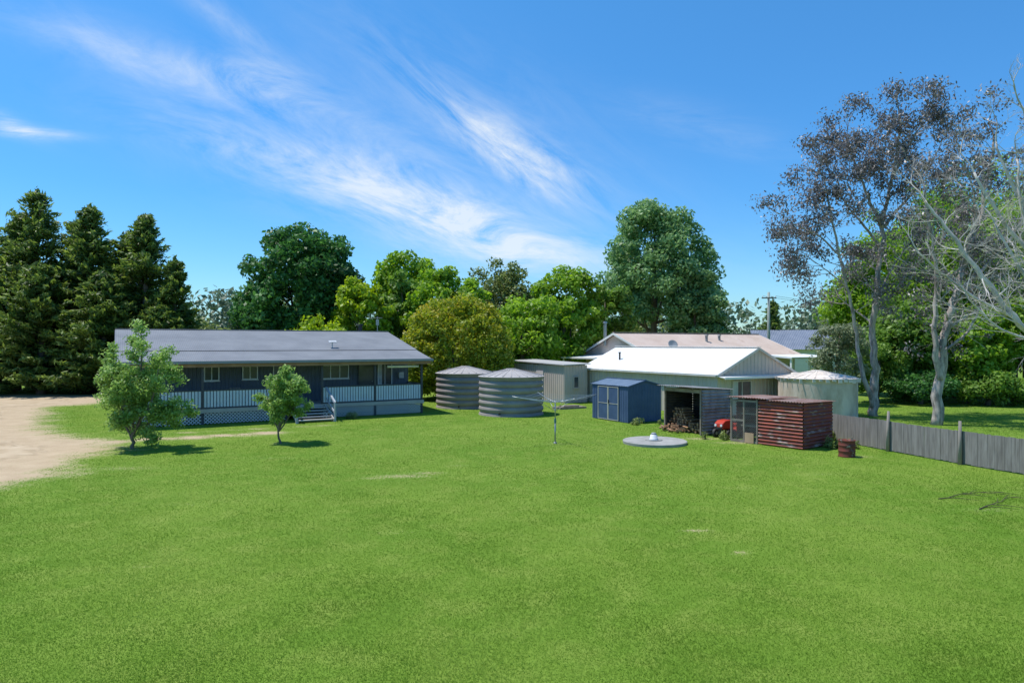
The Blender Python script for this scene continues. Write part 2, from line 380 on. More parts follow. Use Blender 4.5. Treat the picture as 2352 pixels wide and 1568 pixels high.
# ------------------------------------------------------------ foliage generators
def leaves(C, R, n, size, seed, elong=1.5, up=0.25, spread=0.75, tbase=None, fill=0.35, droop=0.0, axis_=None):
    rg = np.random.default_rng(seed)
    C = np.asarray(C, float); R = np.asarray(R, float)
    if R.ndim == 1: R = np.repeat(R[:, None], 3, 1)
    wt = (R.prod(1)) ** (2 / 3); wt /= wt.sum()
    idx = rg.choice(len(C), n, p=wt)
    d = rg.normal(size=(n, 3)); d /= np.linalg.norm(d, axis=1)[:, None]
    r = fill + (1.08 - fill) * rg.random(n) ** 0.6
    P = C[idx] + R[idx] * d * r[:, None]
    nrm = d * 0.9 + rg.normal(size=(n, 3)) * spread + np.array([0, 0, up]); nrm /= np.linalg.norm(nrm, axis=1)[:, None]
    t = rg.normal(size=(n, 3)); t[:, 2] -= droop
    if axis_ is not None: t = t * .45 + np.asarray(axis_)[idx] * 1.3
    t -= nrm * (t * nrm).sum(1)[:, None]; t /= np.linalg.norm(t, axis=1)[:, None] + 1e-9
    b = np.cross(nrm, t)
    s = size * rg.uniform(.6, 1.3, n)[:, None]
    co = np.stack([P - t * s * elong * .5, P - b * s * .42, P + t * s * elong * .5, P + b * s * .42], 1).reshape(-1, 3)
    ct = rg.normal(0, .12, len(C)) if tbase is None else np.asarray(tbase)
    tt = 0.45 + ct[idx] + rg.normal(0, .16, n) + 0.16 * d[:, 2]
    return co, np.repeat(np.clip(tt, 0, 1), 4)

def lumpy(seed, cz, rx, ry, rz, k, rc, bottom=-0.8, inner=0.5, lump_amp=1.0):
    rg = np.random.default_rng(seed); C = []; Rr = []
    ph = rg.random(6) * 6.28
    while len(C) < k:
        d = rg.normal(size=3); d /= np.linalg.norm(d)
        if d[2] < bottom: continue
        az = math.atan2(d[1], d[0])
        lump = 1 + lump_amp * (0.13 * math.sin(3 * az + ph[0] + 2 * d[2]) + 0.1 * math.sin(5 * az + ph[1]) * math.cos(4 * d[2] + ph[2]))
        f = (inner + (1 - inner) * rg.random() ** 0.5) * lump
        s = rc * rg.uniform(.6, 1.25)
        C.append((d[0] * (rx - s * .7) * f, d[1] * (ry - s * .7) * f, cz + d[2] * (rz - s * .7) * f))
        Rr.append((s, s, s * rg.uniform(.6, .85)))
    return C, Rr

def broadleaf(name, x, y, top, width, bottom, mat, label, seed, n=11000, size=0.34, k=70, rc=None, cat='tree', shape=None, droop=0.0, lump_amp=1.0, inner=.5):
    t = thing(name, (x, y, 0), 0, label, cat)
    rz = (top - bottom) / 2; cz = bottom + rz; rx = width / 2
    rc = rc or rx * 0.26
    C, Rr = lumpy(seed, cz, rx, rx * .95, rz, k, rc, lump_amp=lump_amp, inner=inner)
    if shape:
        C = [(c[0] * shape(c[2], bottom, top), c[1] * shape(c[2], bottom, top), c[2]) for c in C]
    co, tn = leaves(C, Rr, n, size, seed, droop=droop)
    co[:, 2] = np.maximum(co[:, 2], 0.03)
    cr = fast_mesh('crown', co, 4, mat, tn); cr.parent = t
    rg = random.Random(seed)
    mb = MB(); tr = max(.06, width * 0.028)
    mb.tube([(0, 0, -.05), (rg.uniform(-.1, .1), 0, max(bottom, 0) * .6 + .3), (rg.uniform(-.3, .3), rg.uniform(-.3, .3), cz), (0, 0, cz + rz * .5)], [tr * 1.4, tr, tr * .7, tr * .2], 8)
    for q in range(7):
        c = C[rg.randrange(len(C))]
        z0 = max(bottom, 0) * .7 + .3 + rg.random() * (cz - bottom) * .8
        mb.tube([(0, 0, z0), (c[0] * .5, c[1] * .5, z0 + (c[2] - z0) * .6), c], [tr * .5, tr * .3, tr * .1], 5)
    mb.out('trunk', M['bark'], t, True)
    return t

def conifer(x, y, top, width, seed, label, n=11000, mat=None, base=0.3, lean=0, taper=.75, size=.18):
    t = thing('conifer_tree', (x, y, 0), 0, label, 'tree')
    rg = random.Random(seed); C = []; Rr = []; TB = []; AX = []
    nb = int(90 + top * 13)
    mbt = MB()
    mbt.tube([(0, 0, -.05), (0, 0, top * .5), (lean, 0, top * .97)], [width * .04, width * .025, .03], 8)
    ph = rg.uniform(0, 6)
    for b in range(nb):
        f = rg.random() ** 0.95
        z = base + (top - base) * f
        az = rg.random() * 6.283
        R = width / 2 * (1 - f) ** taper * rg.uniform(.65, 1.25) * (1 + .18 * math.sin(2 * az + ph) * math.cos(3 * f + ph)) + .15
        up = 0.3 + 0.6 * f
        tp = Vector((math.cos(az) * R, math.sin(az) * R, z + R * up * rg.uniform(.3, 1.0)))
        if tp.z > top - .3: tp.z = top - .3 - rg.random() * .8
        m = max(2, int(R / .45)); ax = (tp - Vector((0, 0, z))).normalized()
        for q in range(m):
            g = (q + 1) / m
            if g < .3 and rg.random() < .6: continue
            s = (0.22 + 0.42 * (1 - abs(g - .45))) * (0.42 + 0.075 * width / 2) * rg.uniform(.7, 1.2)
            if g > .85: s *= .7
            C.append((tp.x * g + lean * f + rg.uniform(-.18, .18), tp.y * g + rg.uniform(-.18, .18), z + (tp.z - z) * g - .15 * g)); Rr.append((s, s, s * .55)); AX.append(tuple(ax))
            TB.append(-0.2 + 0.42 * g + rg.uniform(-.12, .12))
        if b % 3 == 0:
            mbt.tube([(lean * f, 0, z), tuple(Vector((0, 0, z)).lerp(tp, .8))], [.05, .015], 4)
    for q in range(9):
        C.append((lean, 0, top - .28 * q)); Rr.append((.09 + .08 * q, .09 + .08 * q, .35)); TB.append(0.05); AX.append((0, 0, 1))
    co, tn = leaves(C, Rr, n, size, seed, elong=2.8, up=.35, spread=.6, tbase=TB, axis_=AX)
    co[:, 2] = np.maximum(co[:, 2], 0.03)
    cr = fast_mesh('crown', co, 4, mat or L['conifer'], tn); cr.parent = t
    mbt.out('trunk', M['bark'], t, True)
    return t

def grow(mb, p, d, ln, r, depth, rg, tips, wob_=.25, lift=.05, kids=3, sides=5):
    pts = [Vector(p)]; rad = [r]; seg = 4; d = Vector(d).normalized()
    for s in range(seg):
        d = (d + Vector((rg.gauss(0, wob_ * .5), rg.gauss(0, wob_ * .5), rg.gauss(0, wob_ * .4) + lift))).normalized()
        pts.append(pts[-1] + d * ln / seg); rad.append(r * (1 - .55 * (s + 1) / seg))
    mb.tube(pts, rad, sides if depth > 0 else 3, caps=False)
    if depth == 0:
        tips.append((pts[-1], d)); tips.append((pts[2], d)); return
    for k in range(kids):
        q = pts[-1] if k == 0 else pts[rg.choice([2, 3, 4])]
        a = Vector((rg.gauss(0, 1), rg.gauss(0, 1), rg.gauss(0, .8))).normalized()
        nd = (d + a * rg.uniform(.5, .95)).normalized()
        grow(mb, q, nd, ln * rg.uniform(.55, .8), r * .5, depth - 1, rg, tips, wob_, lift, kids, sides)

def limb_tree(name, origin, paths, label, seed, mat, leafmat=None, leafn=0, leafsize=.13, start=.35, depth=2, ln=1.6, cl=.5, kids=3, wobble=.25, lift=.06, tr=.035, cat='tree', droop=1.2, density=1.0, extra=None):
    t = thing(name, origin, 0, label, cat); o = Vector(origin)
    rg = random.Random(seed); mb = MB(); tips = []
    for path, r0, r1, sp in paths:
        pts = [Vector(p) - o for p in path]
        fine = []; K = 5
        for a in range(len(pts) - 1):
            p0 = pts[max(a - 1, 0)]; p1 = pts[a]; p2 = pts[a + 1]; p3 = pts[min(a + 2, len(pts) - 1)]
            for q in range(K):
                u = q / K
                fine.append(0.5 * ((2 * p1) + (p2 - p0) * u + (2 * p0 - 5 * p1 + 4 * p2 - p3) * u * u + (3 * p1 - p0 - 3 * p2 + p3) * u ** 3))
        fine.append(pts[-1])
        for q in range(1, len(fine) - 1): fine[q] = fine[q] + Vector((rg.gauss(0, r0 * .22), rg.gauss(0, r0 * .22), 0))
        m = len(fine); rad = [r0 + (r1 - r0) * (q / (m - 1)) ** .8 for q in range(m)]
        mb.tube(fine, rad, 9)
        for k in range(sp):
            f = start + (1 - start) * (k + rg.random()) / sp; q = min(m - 2, int(f * (m - 1)))
            d = (fine[q + 1] - fine[q]).normalized()
            a = Vector((rg.gauss(0, 1), rg.gauss(0, 1), rg.gauss(0, .5))).normalized()
            nd = (d * .6 + a).normalized()
            grow(mb, fine[q], nd, ln * rg.uniform(.6, 1.25) * (1.15 - .4 * f), max(tr * .6, rad[q] * .38), depth, rg, tips, wobble, lift, kids)
        grow(mb, fine[-1], fine[-1] - fine[-2], ln * .8, r1, depth, rg, tips, wobble, lift, kids)
    mb.out('trunk', mat, t, True)
    if leafmat:
        C = []; Rr = []; TB = []
        for p, d in tips:
            if rg.random() > density: continue
            s = cl * rg.uniform(.4, 1.5)
            C.append(tuple(p)); Rr.append((s, s, s * .75)); TB.append(rg.gauss(0, .1))
        if extra:
            for c_, r_ in extra: C.append(tuple(c_)); Rr.append((r_, r_, r_ * .8)); TB.append(rg.gauss(0, .12))
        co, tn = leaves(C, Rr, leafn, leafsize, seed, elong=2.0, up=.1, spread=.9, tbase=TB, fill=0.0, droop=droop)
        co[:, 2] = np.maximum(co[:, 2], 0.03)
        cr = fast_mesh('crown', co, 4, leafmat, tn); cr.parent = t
    return t

# ------------------------------------------------------------ house
def window(parent, axis_, x0, x1, z0, z1, pos, frame=.05, sgn=-1, mull=1, fm=None, gm=None, curtain=False, name='window'):
    def B(mb, a0, a1, b0, b1, p0, p1):
        if axis_ == 'y': mb.box(a0, pos + sgn * p0, b0, a1, pos + sgn * p1, b1)
        else: mb.box(pos + sgn * p0, a0, b0, pos + sgn * p1, a1, b1)
    g = MB(); B(g, x0 + frame, x1 - frame, z0 + frame, z1 - frame, .004, .018)
    go = g.out(name, gm or M['glass'], parent)
    f = MB()
    B(f, x0, x1, z0, z0 + frame, .0, .06); B(f, x0, x1, z1 - frame, z1, .0, .06)
    B(f, x0, x0 + frame, z0 + frame, z1 - frame, .0, .06); B(f, x1 - frame, x1, z0 + frame, z1 - frame, .0, .06)
    for k in range(mull):
        c = x0 + (x1 - x0) * (k + 1) / (mull + 1); B(f, c - frame * .4, c + frame * .4, z0 + frame, z1 - frame, .019, .05)
    f.out('frame', fm or M['white'], go)
    s = MB(); B(s, x0 - .04, x1 + .04, z0 - .04, z0 - .002, .0, .09); s.out('sill', fm or M['white'], go)
    if curtain:
        c = MB(); B(c, x0 + frame + .01, x0 + (x1 - x0) * .3, z0 + frame, z1 - frame, .0185, .0225)
        c.out('curtain', M['curtain'], go)
    return go

H = thing('verandah_house', (-18.32, 32.1, 0), R30, 'long dark blue metal-clad house with corrugated roof and verandah', 'house')
mb = MB()
mb.corr((0, 2.4, .78), (1, 0, 0), (0, 0, 1), 15.2, 2.8, .2, .02, 'rib', (0, -1, 0))
mb.poly([(15.2, 2.4, 0), (15.2, 12, 0), (15.2, 12, 3.72), (15.2, 7.2, 4.77), (15.2, 2.4, 3.69)])
mb.poly([(0, 2.4, 0), (0, 2.4, 3.69), (0, 7.2, 4.77), (0, 12, 3.72), (0, 12, 0)])
mb.poly([(0, 12, 0), (0, 12, 3.72), (15.2, 12, 3.72), (15.2, 12, 0)])
mb.poly([(0, 2.45, 0), (15.2, 2.45, 0), (15.2, 2.45, .8), (0, 2.45, .8)])
mb.out('wall', M['wall_dark'], H)
ro = MB()
sl = (4.87 - 3.70) / 5.2; lv = math.hypot(5.25, 5.25 * sl)
ro.corr((-.3, 1.95, 3.66), (1, 0, 0), (0, 1, sl), 15.9, lv, .09, .005)
ro.corr((15.6, 12.45, 3.66), (-1, 0, 0), (0, -1, sl), 15.9, lv, .09, .005)
ro.box(-.32, 7.08, 4.83, 15.62, 7.32, 4.87)
R_ = ro.out('roof', M['roof_blue'], H, True)
vr = MB(); s2 = (3.64 - 3.14) / 2.4
vr.corr((-.3, -.4, 3.14), (1, 0, 0), (0, 1, s2), 15.9, math.hypot(2.45, 2.45 * s2), .09, .005)
vr.out('verandah_roof', M['roof_blue'], H, True)
mb = MB()
mb.box(-.32, -.52, 3.04, 15.62, -.40, 3.17)
mb.out('gutter', pmat('grey_gutter_steel', (0.22, 0.23, 0.25), (0.26, 0.27, 0.29), 2, .5), R_)
for xx_ in (-.33, 15.6):
    mb = MB()
    mb.prism([(xx_, -.4, 2.98), (xx_, -.4, 3.13), (xx_, 2.0, 3.6), (xx_, 7.2, 4.8), (xx_, 12.45, 3.65), (xx_, 12.45, 3.5), (xx_, 7.2, 4.63), (xx_, 2.0, 3.43)], (.03, 0, 0))
    mb.out('barge_board', M['wall_dark'], R_)
mb = MB(); mb.box(-.25, -.3, 2.86, 15.55, -.22, 3.02)
mb.out('verandah_beam', M['brown'], H)
mb = MB()
for k in range(27): mb.beam((-.2 + k * .6, -.28, 3.06), (-.2 + k * .6, 2.35, 3.52), .05, .09)
mb.out('rafters', M['brown'], H)
mb = MB()
for k in range(17):
    mb.box(0, k * .142, .70, 15.2, k * .142 + .135, .78)
mb.box(-.02, -.045, .58, 15.22, -.003, .77)
mb.out('deck', M['deck'], H)
for px in (.05, 3.45, 7.5, 9.35, 12.3, 15.1):
    mb = MB(); mb.box(px - .055, -.02, .785, px + .055, .09, 2.86); mb.box(px - .055, -.02, 0, px + .055, .09, .57); mb.out('post', M['post_dark'], H)
def railing(a, b, along='x', pos=0.04):
    mb = MB()
    def bx(u0, u1, t, z0, z1):
        if along == 'x': mb.box(u0, pos - t, z0, u1, pos + t, z1)
        else: mb.box(pos - t, u0, z0, pos + t, u1, z1)
    u = a
    while u + .1 < b:
        bx(u, u + .112, .012, .86, 1.66); u += .15
    mb.out('railing_slats', M['rail'], H)
    mb = MB(); bx(a, b, .03, 1.662, 1.73); bx(a, b, .03, .80, .858); mb.out('railing_rail', M['post_dark'], H)
railing(.12, 3.38); railing(3.52, 7.43); railing(9.42, 12.23); railing(12.37, 15.03)
railing(.1, 2.35, 'y', 15.14); railing(.1, 2.35, 'y', .05)
def lattice(mb, u0, u1, z0, z1, fn, w=.03, st=.17):
    hgt = z1 - z0
    for sg in (1, -1):
        u = u0 - (hgt if sg > 0 else 0)
        while u < u1 + (hgt if sg < 0 else 0):
            a0, a1 = u, u + sg * hgt
            lo, hi = 0., 1.
            if sg > 0:
                if a0 < u0: lo = (u0 - a0) / hgt
                if a1 > u1: hi = (u1 - a0) / hgt
            else:
                if a0 > u1: lo = (a0 - u1) / hgt
                if a1 < u0: hi = (a0 - u0) / hgt
            if hi - lo > .03:
                p = (a0 + sg * hgt * lo, z0 + hgt * lo); q = (a0 + sg * hgt * hi, z0 + hgt * hi); off = 0 if sg > 0 else .008
                mb.poly([fn(p[0] - w, p[1], off), fn(p[0] + w, p[1], off), fn(q[0] + w, q[1], off), fn(q[0] - w, q[1], off)])
            u += st
for (a, b_) in ((.12, 3.38), (3.52, 7.43), (9.42, 12.23), (12.37, 15.03)):
    mb = MB(); lattice(mb, a, b_, .04, .57, lambda u, z, o: (u, -.0 + o, z)); mb.out('lattice_skirt', M['lattice'], H)
mb = MB(); lattice(mb, .1, 2.35, .04, .57, lambda u, z, o: (15.16 + o, u, z)); mb.out('lattice_skirt', M['lattice'], H)
window(H, 'y', 3.75, 4.5, 2.05, 2.82, 2.38)
window(H, 'y', 5.65, 6.45, 2.08, 2.82, 2.38)
window(H, 'y', 9.9, 11.5, 2.0, 2.8, 2.38, mull=2)
window(H, 'y', 13.25, 14.15, 1.55, 2.85, 2.38, frame=.045, curtain=True)
def door(parent, x0, x1, z0, z1, ypos, mat, glassy=False):
    mb = MB(); mb.box(x0, ypos - .03, z0, x1, ypos - .004, z1); dd = mb.out('door', mat, parent)
    f = MB(); f.box(x0 - .05, ypos - .05, z0, x0 - .002, ypos, z1 + .05); f.box(x1 + .002, ypos - .05, z0, x1 + .05, ypos, z1 + .05); f.box(x0, ypos - .05, z1 + .002, x1, ypos, z1 + .05)
    f.out('frame', M['white'] if not glassy else M['post_dark'], dd)
    h_ = MB(); h_.tube([(x1 - .1, ypos - .09, z0 + 1), (x1 - .1, ypos - .03, z0 + 1)], .02, 8); h_.out('handle', M['steel'], dd)
door(H, 7.3, 8.15, .79, 2.82, 2.38, pmat('door_paint', (.16, .18, .22), None, 2, .5))
door(H, 12.1, 13.0, .79, 2.82, 2.38, M['glass'], True)
st = MB()
for k in range(5):
    z = .10 + k * .125; y0 = -1.75 + k * .34
    st.box(7.72, y0, z, 9.45, y0 + .27, z + .05)
S = st.out('stair_treads', pmat('pale_tread_timber', (.48, .46, .43), (.38, .36, .34), 2, .8), H)
for x_ in (7.66, 9.46):
    mb = MB(); mb.prism([(x_, -1.8, 0), (x_, -1.8, .16), (x_, -.05, .76), (x_, -.05, .5), (x_, -1.4, 0)], (.05, 0, 0))
    mb.out('stringer', M['deck'], S)
HRM = pmat('grey_handrail', (.42, .45, .48), None, 3, .6)
for x_ in (7.6, 9.55):
    mb = MB(); mb.box(x_ - .045, -1.84, 0, x_ + .045, -1.75, .95); mb.beam((x_, -1.8, .97), (x_, -.02, 1.66), .09, .09); mb.beam((x_, -1.8, .42), (x_, -.02, 1.1), .04, .09)
    mb.out('handrail', HRM, S)
mb = MB(); mb.tube([(14.0, 8.1, 4.5), (14.0, 8.1, 5.25)], .13, 14); mb.tube([(14.0, 8.1, 5.25), (14.0, 8.1, 5.36)], [.2, .17], 14); mb.out('flue', M['black'], R_)
mb = MB(); mb.tube([(15.3, 8.4, 4.4), (15.3, 8.4, 5.9)], .025, 8)
for k in range(5): mb.tube([(15.05, 8.1 + k * .14, 5.8), (15.55, 8.1 + k * .14, 5.8)], .012, 6)
mb.tube([(15.3, 8.0, 5.8), (15.3, 8.8, 5.8)], .015, 6); mb.box(15.2, 8.38, 5.3, 15.4, 8.41, 5.7); mb.out('antenna', M['steel'], R_)
mb = MB(); mb.tube([(10.6, 2.6, 3.75), (10.6, 2.6, 4.12)], .03, 8)
mb.prism([(10.38, 2.4, 4.08), (10.82, 2.4, 4.08), (10.82, 2.68, 4.17), (10.38, 2.68, 4.17)], (0, -.02, .04)); mb.out('satellite_panel', M['curtain'], R_)
mb = MB(); mb.tube([(13.1, .25, 2.72), (15.0, .25, 2.72)], .07, 10); mb.out('rolled_blind', M['white'], H)
mb = MB(); mb.box(14.55, 2.2, 1.95, 14.85, 2.37, 2.3); mb.out('meter_box', M['curtain'], H)

ch = thing('outdoor_chair', (-18.32 + .866 * 5.2 - .5 * 1.5, 32.1 + .5 * 5.2 + .866 * 1.5, .78), R30 + 2.9, 'dark timber chair standing on the verandah deck', 'chair')
mb = MB(); mb.box(-.28, -.28, .4, .28, .28, .45); mb.out('seat', M['timber'], ch)
mb = MB()
for k in range(4): mb.box(-.26 + k * .14, .25, .45, -.16 + k * .14, .28, .95)
mb.out('backrest', M['timber'], ch)
for sx in (-.25, .25):
    for sy in (-.25, .25):
        mb = MB(); mb.box(sx - .025, sy - .025, 0, sx + .025, sy + .025, .398); mb.out('leg', M['timber'], ch)

# ------------------------------------------------------------ tanks
def tank(x, y, r, h, cone, mat, rmat, label, ribs=6, rot=0, beige=False):
    t = thing('water_tank', (x, y, 0), rot, label, 'water tank', None if beige else 'rainwater tanks beside the house')
    mb = MB(); prof = [(0.01, 0), (r, 0)]
    if not beige:
        nb_ = ribs * 14
        for k in range(nb_ + 1):
            z = h * k / nb_; ph = (k % 14) / 14
            prof.append((r - .085 * (abs(math.sin(math.pi * ph * 1.0)) ** 5) - .022 * (1 - math.cos(2 * math.pi * ph * 3)) / 2, max(.002, z)))
    else:
        for k in range(9): prof.append((r - .008 * (k % 2), .002 + h * k / 8))
    prof.append((r + .03, h + .003)); prof.append((r + .03, h + .05))
    mb.lathe(prof, 72)
    w_ = mb.out('tank_wall', mat, t, True)
    mb = MB(); mb.lathe([(r + .03, h + .052), (r * .95, h + .09), (r * .5, h + .05 + cone * .6), (.32, h + cone), (.3, h + cone + .06), (0.01, h + cone + .07)], 72)
    nr = 24
    for k in range(nr):
        a = 2 * math.pi * k / nr; c, s = math.cos(a), math.sin(a)
        mb.beam((c * r * .96, s * r * .96, h + .09), (c * .35, s * .35, h + cone + .005), .07, .05)
    if beige:
        rg_ = random.Random(8)
        for k in range(40):
            a = 2 * math.pi * k / 40; c, s = math.cos(a), math.sin(a); dr = rg_.uniform(.05, .25)
            mb.beam((c * (r + .035), s * (r + .035), h + .05), (c * (r + .05), s * (r + .05), h + .05 - dr), .25, .02)
    ro = mb.out('tank_roof', rmat, t)
    mb = MB(); mb.lathe([(.24, 0), (.24, .09), (.2, .12), (.01, .12)], 24, (r * .55 * math.cos(2.6), r * .55 * math.sin(2.6), h + cone * .5)); mb.out('inlet_strainer', M['black'] if not beige else rmat, ro, True)
    mb = MB(); mb.tube([(r * math.cos(-1.9), r * math.sin(-1.9), .18), ((r + .16) * math.cos(-1.9), (r + .16) * math.sin(-1.9), .18)], .045, 10); mb.out('outlet_valve', M['black'], w_)
    return t
tank(-.05, 39.2, 1.87, 2.12, .42, M['tank'], M['tank_roof'], 'ribbed dark grey rainwater tank with conical lid on the lawn')
tank(-3.0, 43.7, 1.87, 2.12, .42, M['tank'], M['tank_roof'], 'ribbed dark grey rainwater tank standing beside the house end', rot=.2)
tank(16.9, 37.8, 2.03, 2.1, .4, M['tank_beige'], M['tank_white'], 'stained beige round water tank beside the metal shed', rot=.3, beige=True)

# ------------------------------------------------------------ garden shed
G = thing('garden_shed', (5.87, 34.5, 0), R30, 'small navy steel garden shed with cream-trimmed double doors', 'shed')
mb = MB(); W, Ln, he, hr = 2.2, 3.0, 1.87, 2.13
mb.corr((0, Ln, .02), (0, -1, 0), (0, 0, 1), Ln, he - .02, .19, .015, 'rib', (-1, 0, 0))
mb.corr((0, 0, .02), (1, 0, 0), (0, 0, 1), W, he - .02, .19, .015, 'rib', (0, -1, 0))
mb.corr((W, 0, .02), (0, 1, 0), (0, 0, 1), Ln, he - .02, .19, .015, 'rib', (1, 0, 0))
mb.corr((W, Ln, .02), (-1, 0, 0), (0, 0, 1), W, he - .02, .19, .015, 'rib', (0, 1, 0))
for y_ in (.0, Ln): mb.poly([(0, y_, he), (W, y_, he), (W / 2, y_, hr)])
mb.out('wall', M['navy'], G)
mb = MB(); s_ = (hr - he) / (W / 2)
mb.corr((-.07, Ln + .06, he - .01), (0, -1, 0), (1, 0, s_), Ln + .12, math.hypot(W / 2 + .07, (W / 2 + .07) * s_), .19, .012, 'rib', (0, 0, 1))
mb.corr((W + .07, -.06, he - .01), (0, 1, 0), (-1, 0, s_), Ln + .12, math.hypot(W / 2 + .07, (W / 2 + .07) * s_), .19, .012, 'rib', (0, 0, 1))
rf = mb.out('roof', M['navy_roof'], G)
mb = MB(); mb.beam((W / 2, -.08, hr + .035), (W / 2, Ln + .08, hr + .035), .12, .02)
for y_ in (-.075, Ln + .075):
    for a_, b_ in ((-.08, W / 2), (W + .08, W / 2)):
        mb.beam((a_, y_, he - .03), (b_, y_, hr + .0), .02, .06)
mb.out('roof_trim', M['navy'], rf)
for a_, b_ in ((.72, 1.575), (1.585, 2.44)):
    mb = MB(); mb.box(-.045, a_, .05, -.02, b_, 1.78); dd = mb.out('door', M['navy'], G)
    mb = MB()
    mb.box(-.06, a_, .05, -.046, a_ + .04, 1.78); mb.box(-.06, b_ - .04, .05, -.046, b_, 1.78)
    mb.box(-.06, a_ + .04, .05, -.046, b_ - .04, .08); mb.box(-.06, a_ + .04, 1.75, -.046, b_ - .04, 1.78); mb.box(-.06, a_ + .04, .89, -.046, b_ - .04, .915)
    mb.out('door_trim', M['cream'], dd)
mb = MB(); mb.box(-.09, 1.5, .9, -.061, 1.53, 1.1); mb.out('handle', M['black'], dd)

# ------------------------------------------------------------ woodshed
Wd = thing('wood_shed', (8.3, 29.87, 0), R30, 'open-fronted galvanised corrugated iron shed holding firewood', 'shed')
W, Ln = 1.78, 2.33
mb = MB()
mb.corr((0.02, 0, .03), (0, 0, 1), (1, 0, 0), 1.97, W - .02, .14, .042, 'sin', (0, -1, 0))
mb.out('wall', M['galv'], Wd)
mb = MB()
mb.corr((W, 0, .03), (0, 0, 1), (0, 1, 0), 1.92, Ln, .12, .022, 'sin', (1, 0, 0))
mb.corr((0.02, Ln, .03), (0, 0, 1), (1, 0, 0), 1.92, W - .02, .12, .022, 'sin', (0, 1, 0))
mb.box(.05, .055, .03, W - .05, .07, 1.9)
mb.out('wall', M['shaded_iron'], Wd, label='iron inner walls with interior shade painted in')  # inner faces coloured dark to stand in for shade inside the shed
mb = MB(); mb.corr((-.45, -.08, 2.11), (0, 1, 0), (1, 0, -.06), Ln + .16, W + .55, .12, .02, 'sin', (0, 0, 1)); mb.out('roof', M['galv'], Wd)
mb = MB()
for y_ in (.0, Ln - .07): mb.box(-.02, y_ + .03, 0, .06, y_ + .1, 2.03)
mb.box(-.03, .1, 1.84, .03, Ln - .05, 2.0); mb.beam((0.9, .1, 2.0), (.9, Ln - .04, 2.0), .06, .08)
mb.out('frame', M['timber'], Wd)
fw = thing('firewood_stack', (8.3, 29.87, 0), R30, 'stacked split firewood logs under the open shed', 'firewood')
mb = MB(); rg_ = random.Random(9)
for row in range(12):
    y_ = .3
    while y_ < 2.2:
        hmax = .25 + .85 * (y_ / 2.15) ** 1.2 + .1 * math.sin(y_ * 5)
        r_ = rg_.uniform(.045, .08)
        if row * .115 < hmax:
            x0 = rg_.uniform(.12, .3) + .2 * row * .12
            p = Vector((x0, y_ + rg_.uniform(-.02, .02), .08 + row * .115)); q_ = p + Vector((.55 + rg_.uniform(-.08, .08), rg_.uniform(-.06, .06), rg_.uniform(-.02, .02)))
            mb.tube([p, q_], [r_, r_ * .9], rg_.choice([3, 4, 5, 6]))
        y_ += r_ * 2 + .01
for k in range(24):
    y_ = rg_.uniform(1.0, 2.3); x0 = rg_.uniform(-.45, .15); a_ = rg_.uniform(0, 3.1); l_ = rg_.uniform(.12, .2); z_ = rg_.uniform(.05, .09) + max(0, .2 * (1 + x0 * 1.5)) * rg_.random()
    mb.tube([(x0 - math.cos(a_) * l_, y_ - math.sin(a_) * l_, z_), (x0 + math.cos(a_) * l_, y_ + math.sin(a_) * l_, z_ + .03)], [.055, .045], rg_.choice([3, 4, 5]))
mb.out('split_logs', M['firewood'], fw)

# ------------------------------------------------------------ chicken coop
Cp = thing('chicken_coop', (10.99, 25.77, 0), math.radians(38), 'rusty red corrugated iron coop with wire mesh door', 'chicken coop')
W, Ln, hh = 2.2, 3.15, 1.78
mb = MB()
mb.corr((0, 0, .03), (0, 0, 1), (0, 1, 0), hh - .05, 1.87, .135, .042, 'sin', (-1, 0, 0))
mb.corr((0, 0, .03), (0, 0, 1), (1, 0, 0), hh - .05, W, .135, .042, 'sin', (0, -1, 0))
mb.corr((W, 0, .03), (0, 0, 1), (0, 1, 0), hh - .1, Ln, .135, .024, 'sin', (1, 0, 0))
mb.corr((0.4, Ln, .03), (0, 0, 1), (1, 0, 0), hh - .1, W - .4, .135, .024, 'sin', (0, 1, 0))
mb.out('wall', M['rust'], Cp)
mb = MB(); mb.corr((-.1, -.1, hh + .01), (0, 1, 0), (1, 0, -.02), 1.6, W + .2, .12, .02, 'sin', (0, 0, 1))
mb.corr((-.14, 1.45, hh + .06), (0, 1, 0), (1, 0, -.02), Ln - 1.35, W + .2, .12, .02, 'sin', (0, 0, 1)); mb.out('roof', M['rust_roof'], Cp)
mb = MB()
for y_ in (1.9, 2.5, Ln - .06): mb.box(-.03, y_, 0, .04, y_ + .06, hh)
mb.box(-.03, 1.96, .0, .04, 2.5, .1); mb.box(-.03, 2.56, .0, .04, Ln - .06, .1); mb.box(-.03, 1.96, hh - .12, .04, 2.5, hh - .04); mb.box(-.03, 2.56, hh - .12, .04, Ln - .06, hh - .04); mb.box(-.03, 2.56, .86, .04, Ln - .06, .93)
mb.out('frame', M['timber'], Cp)
def meshwire(mb, y0, y1, z0, z1, xp):
    lattice(mb, y0, y1, z0, z1, lambda u, z, o: (xp - o * .3, u, z), w=.006, st=.09)
mb = MB(); meshwire(mb, 1.96, 2.5, .1, hh - .12, -.035); mb.out('wire_panel', M['wire'], Cp)
mb = MB(); meshwire(mb, 2.56, Ln - .06, .1, hh - .12, -.035); dd = mb.out('wire_door', M['wire'], Cp)
mb = MB(); mb.box(-.075, 2.05, .02, -.045, 2.45, .42); mb.out('plywood_board', M['ply'], Cp)
mb = MB(); mb.box(.5, 2.0, .6, 1.9, 3.0, .66); mb.box(.5, 2.0, 1.1, 1.9, 3.0, 1.15); mb.out('nesting_shelf', M['timber'], Cp)

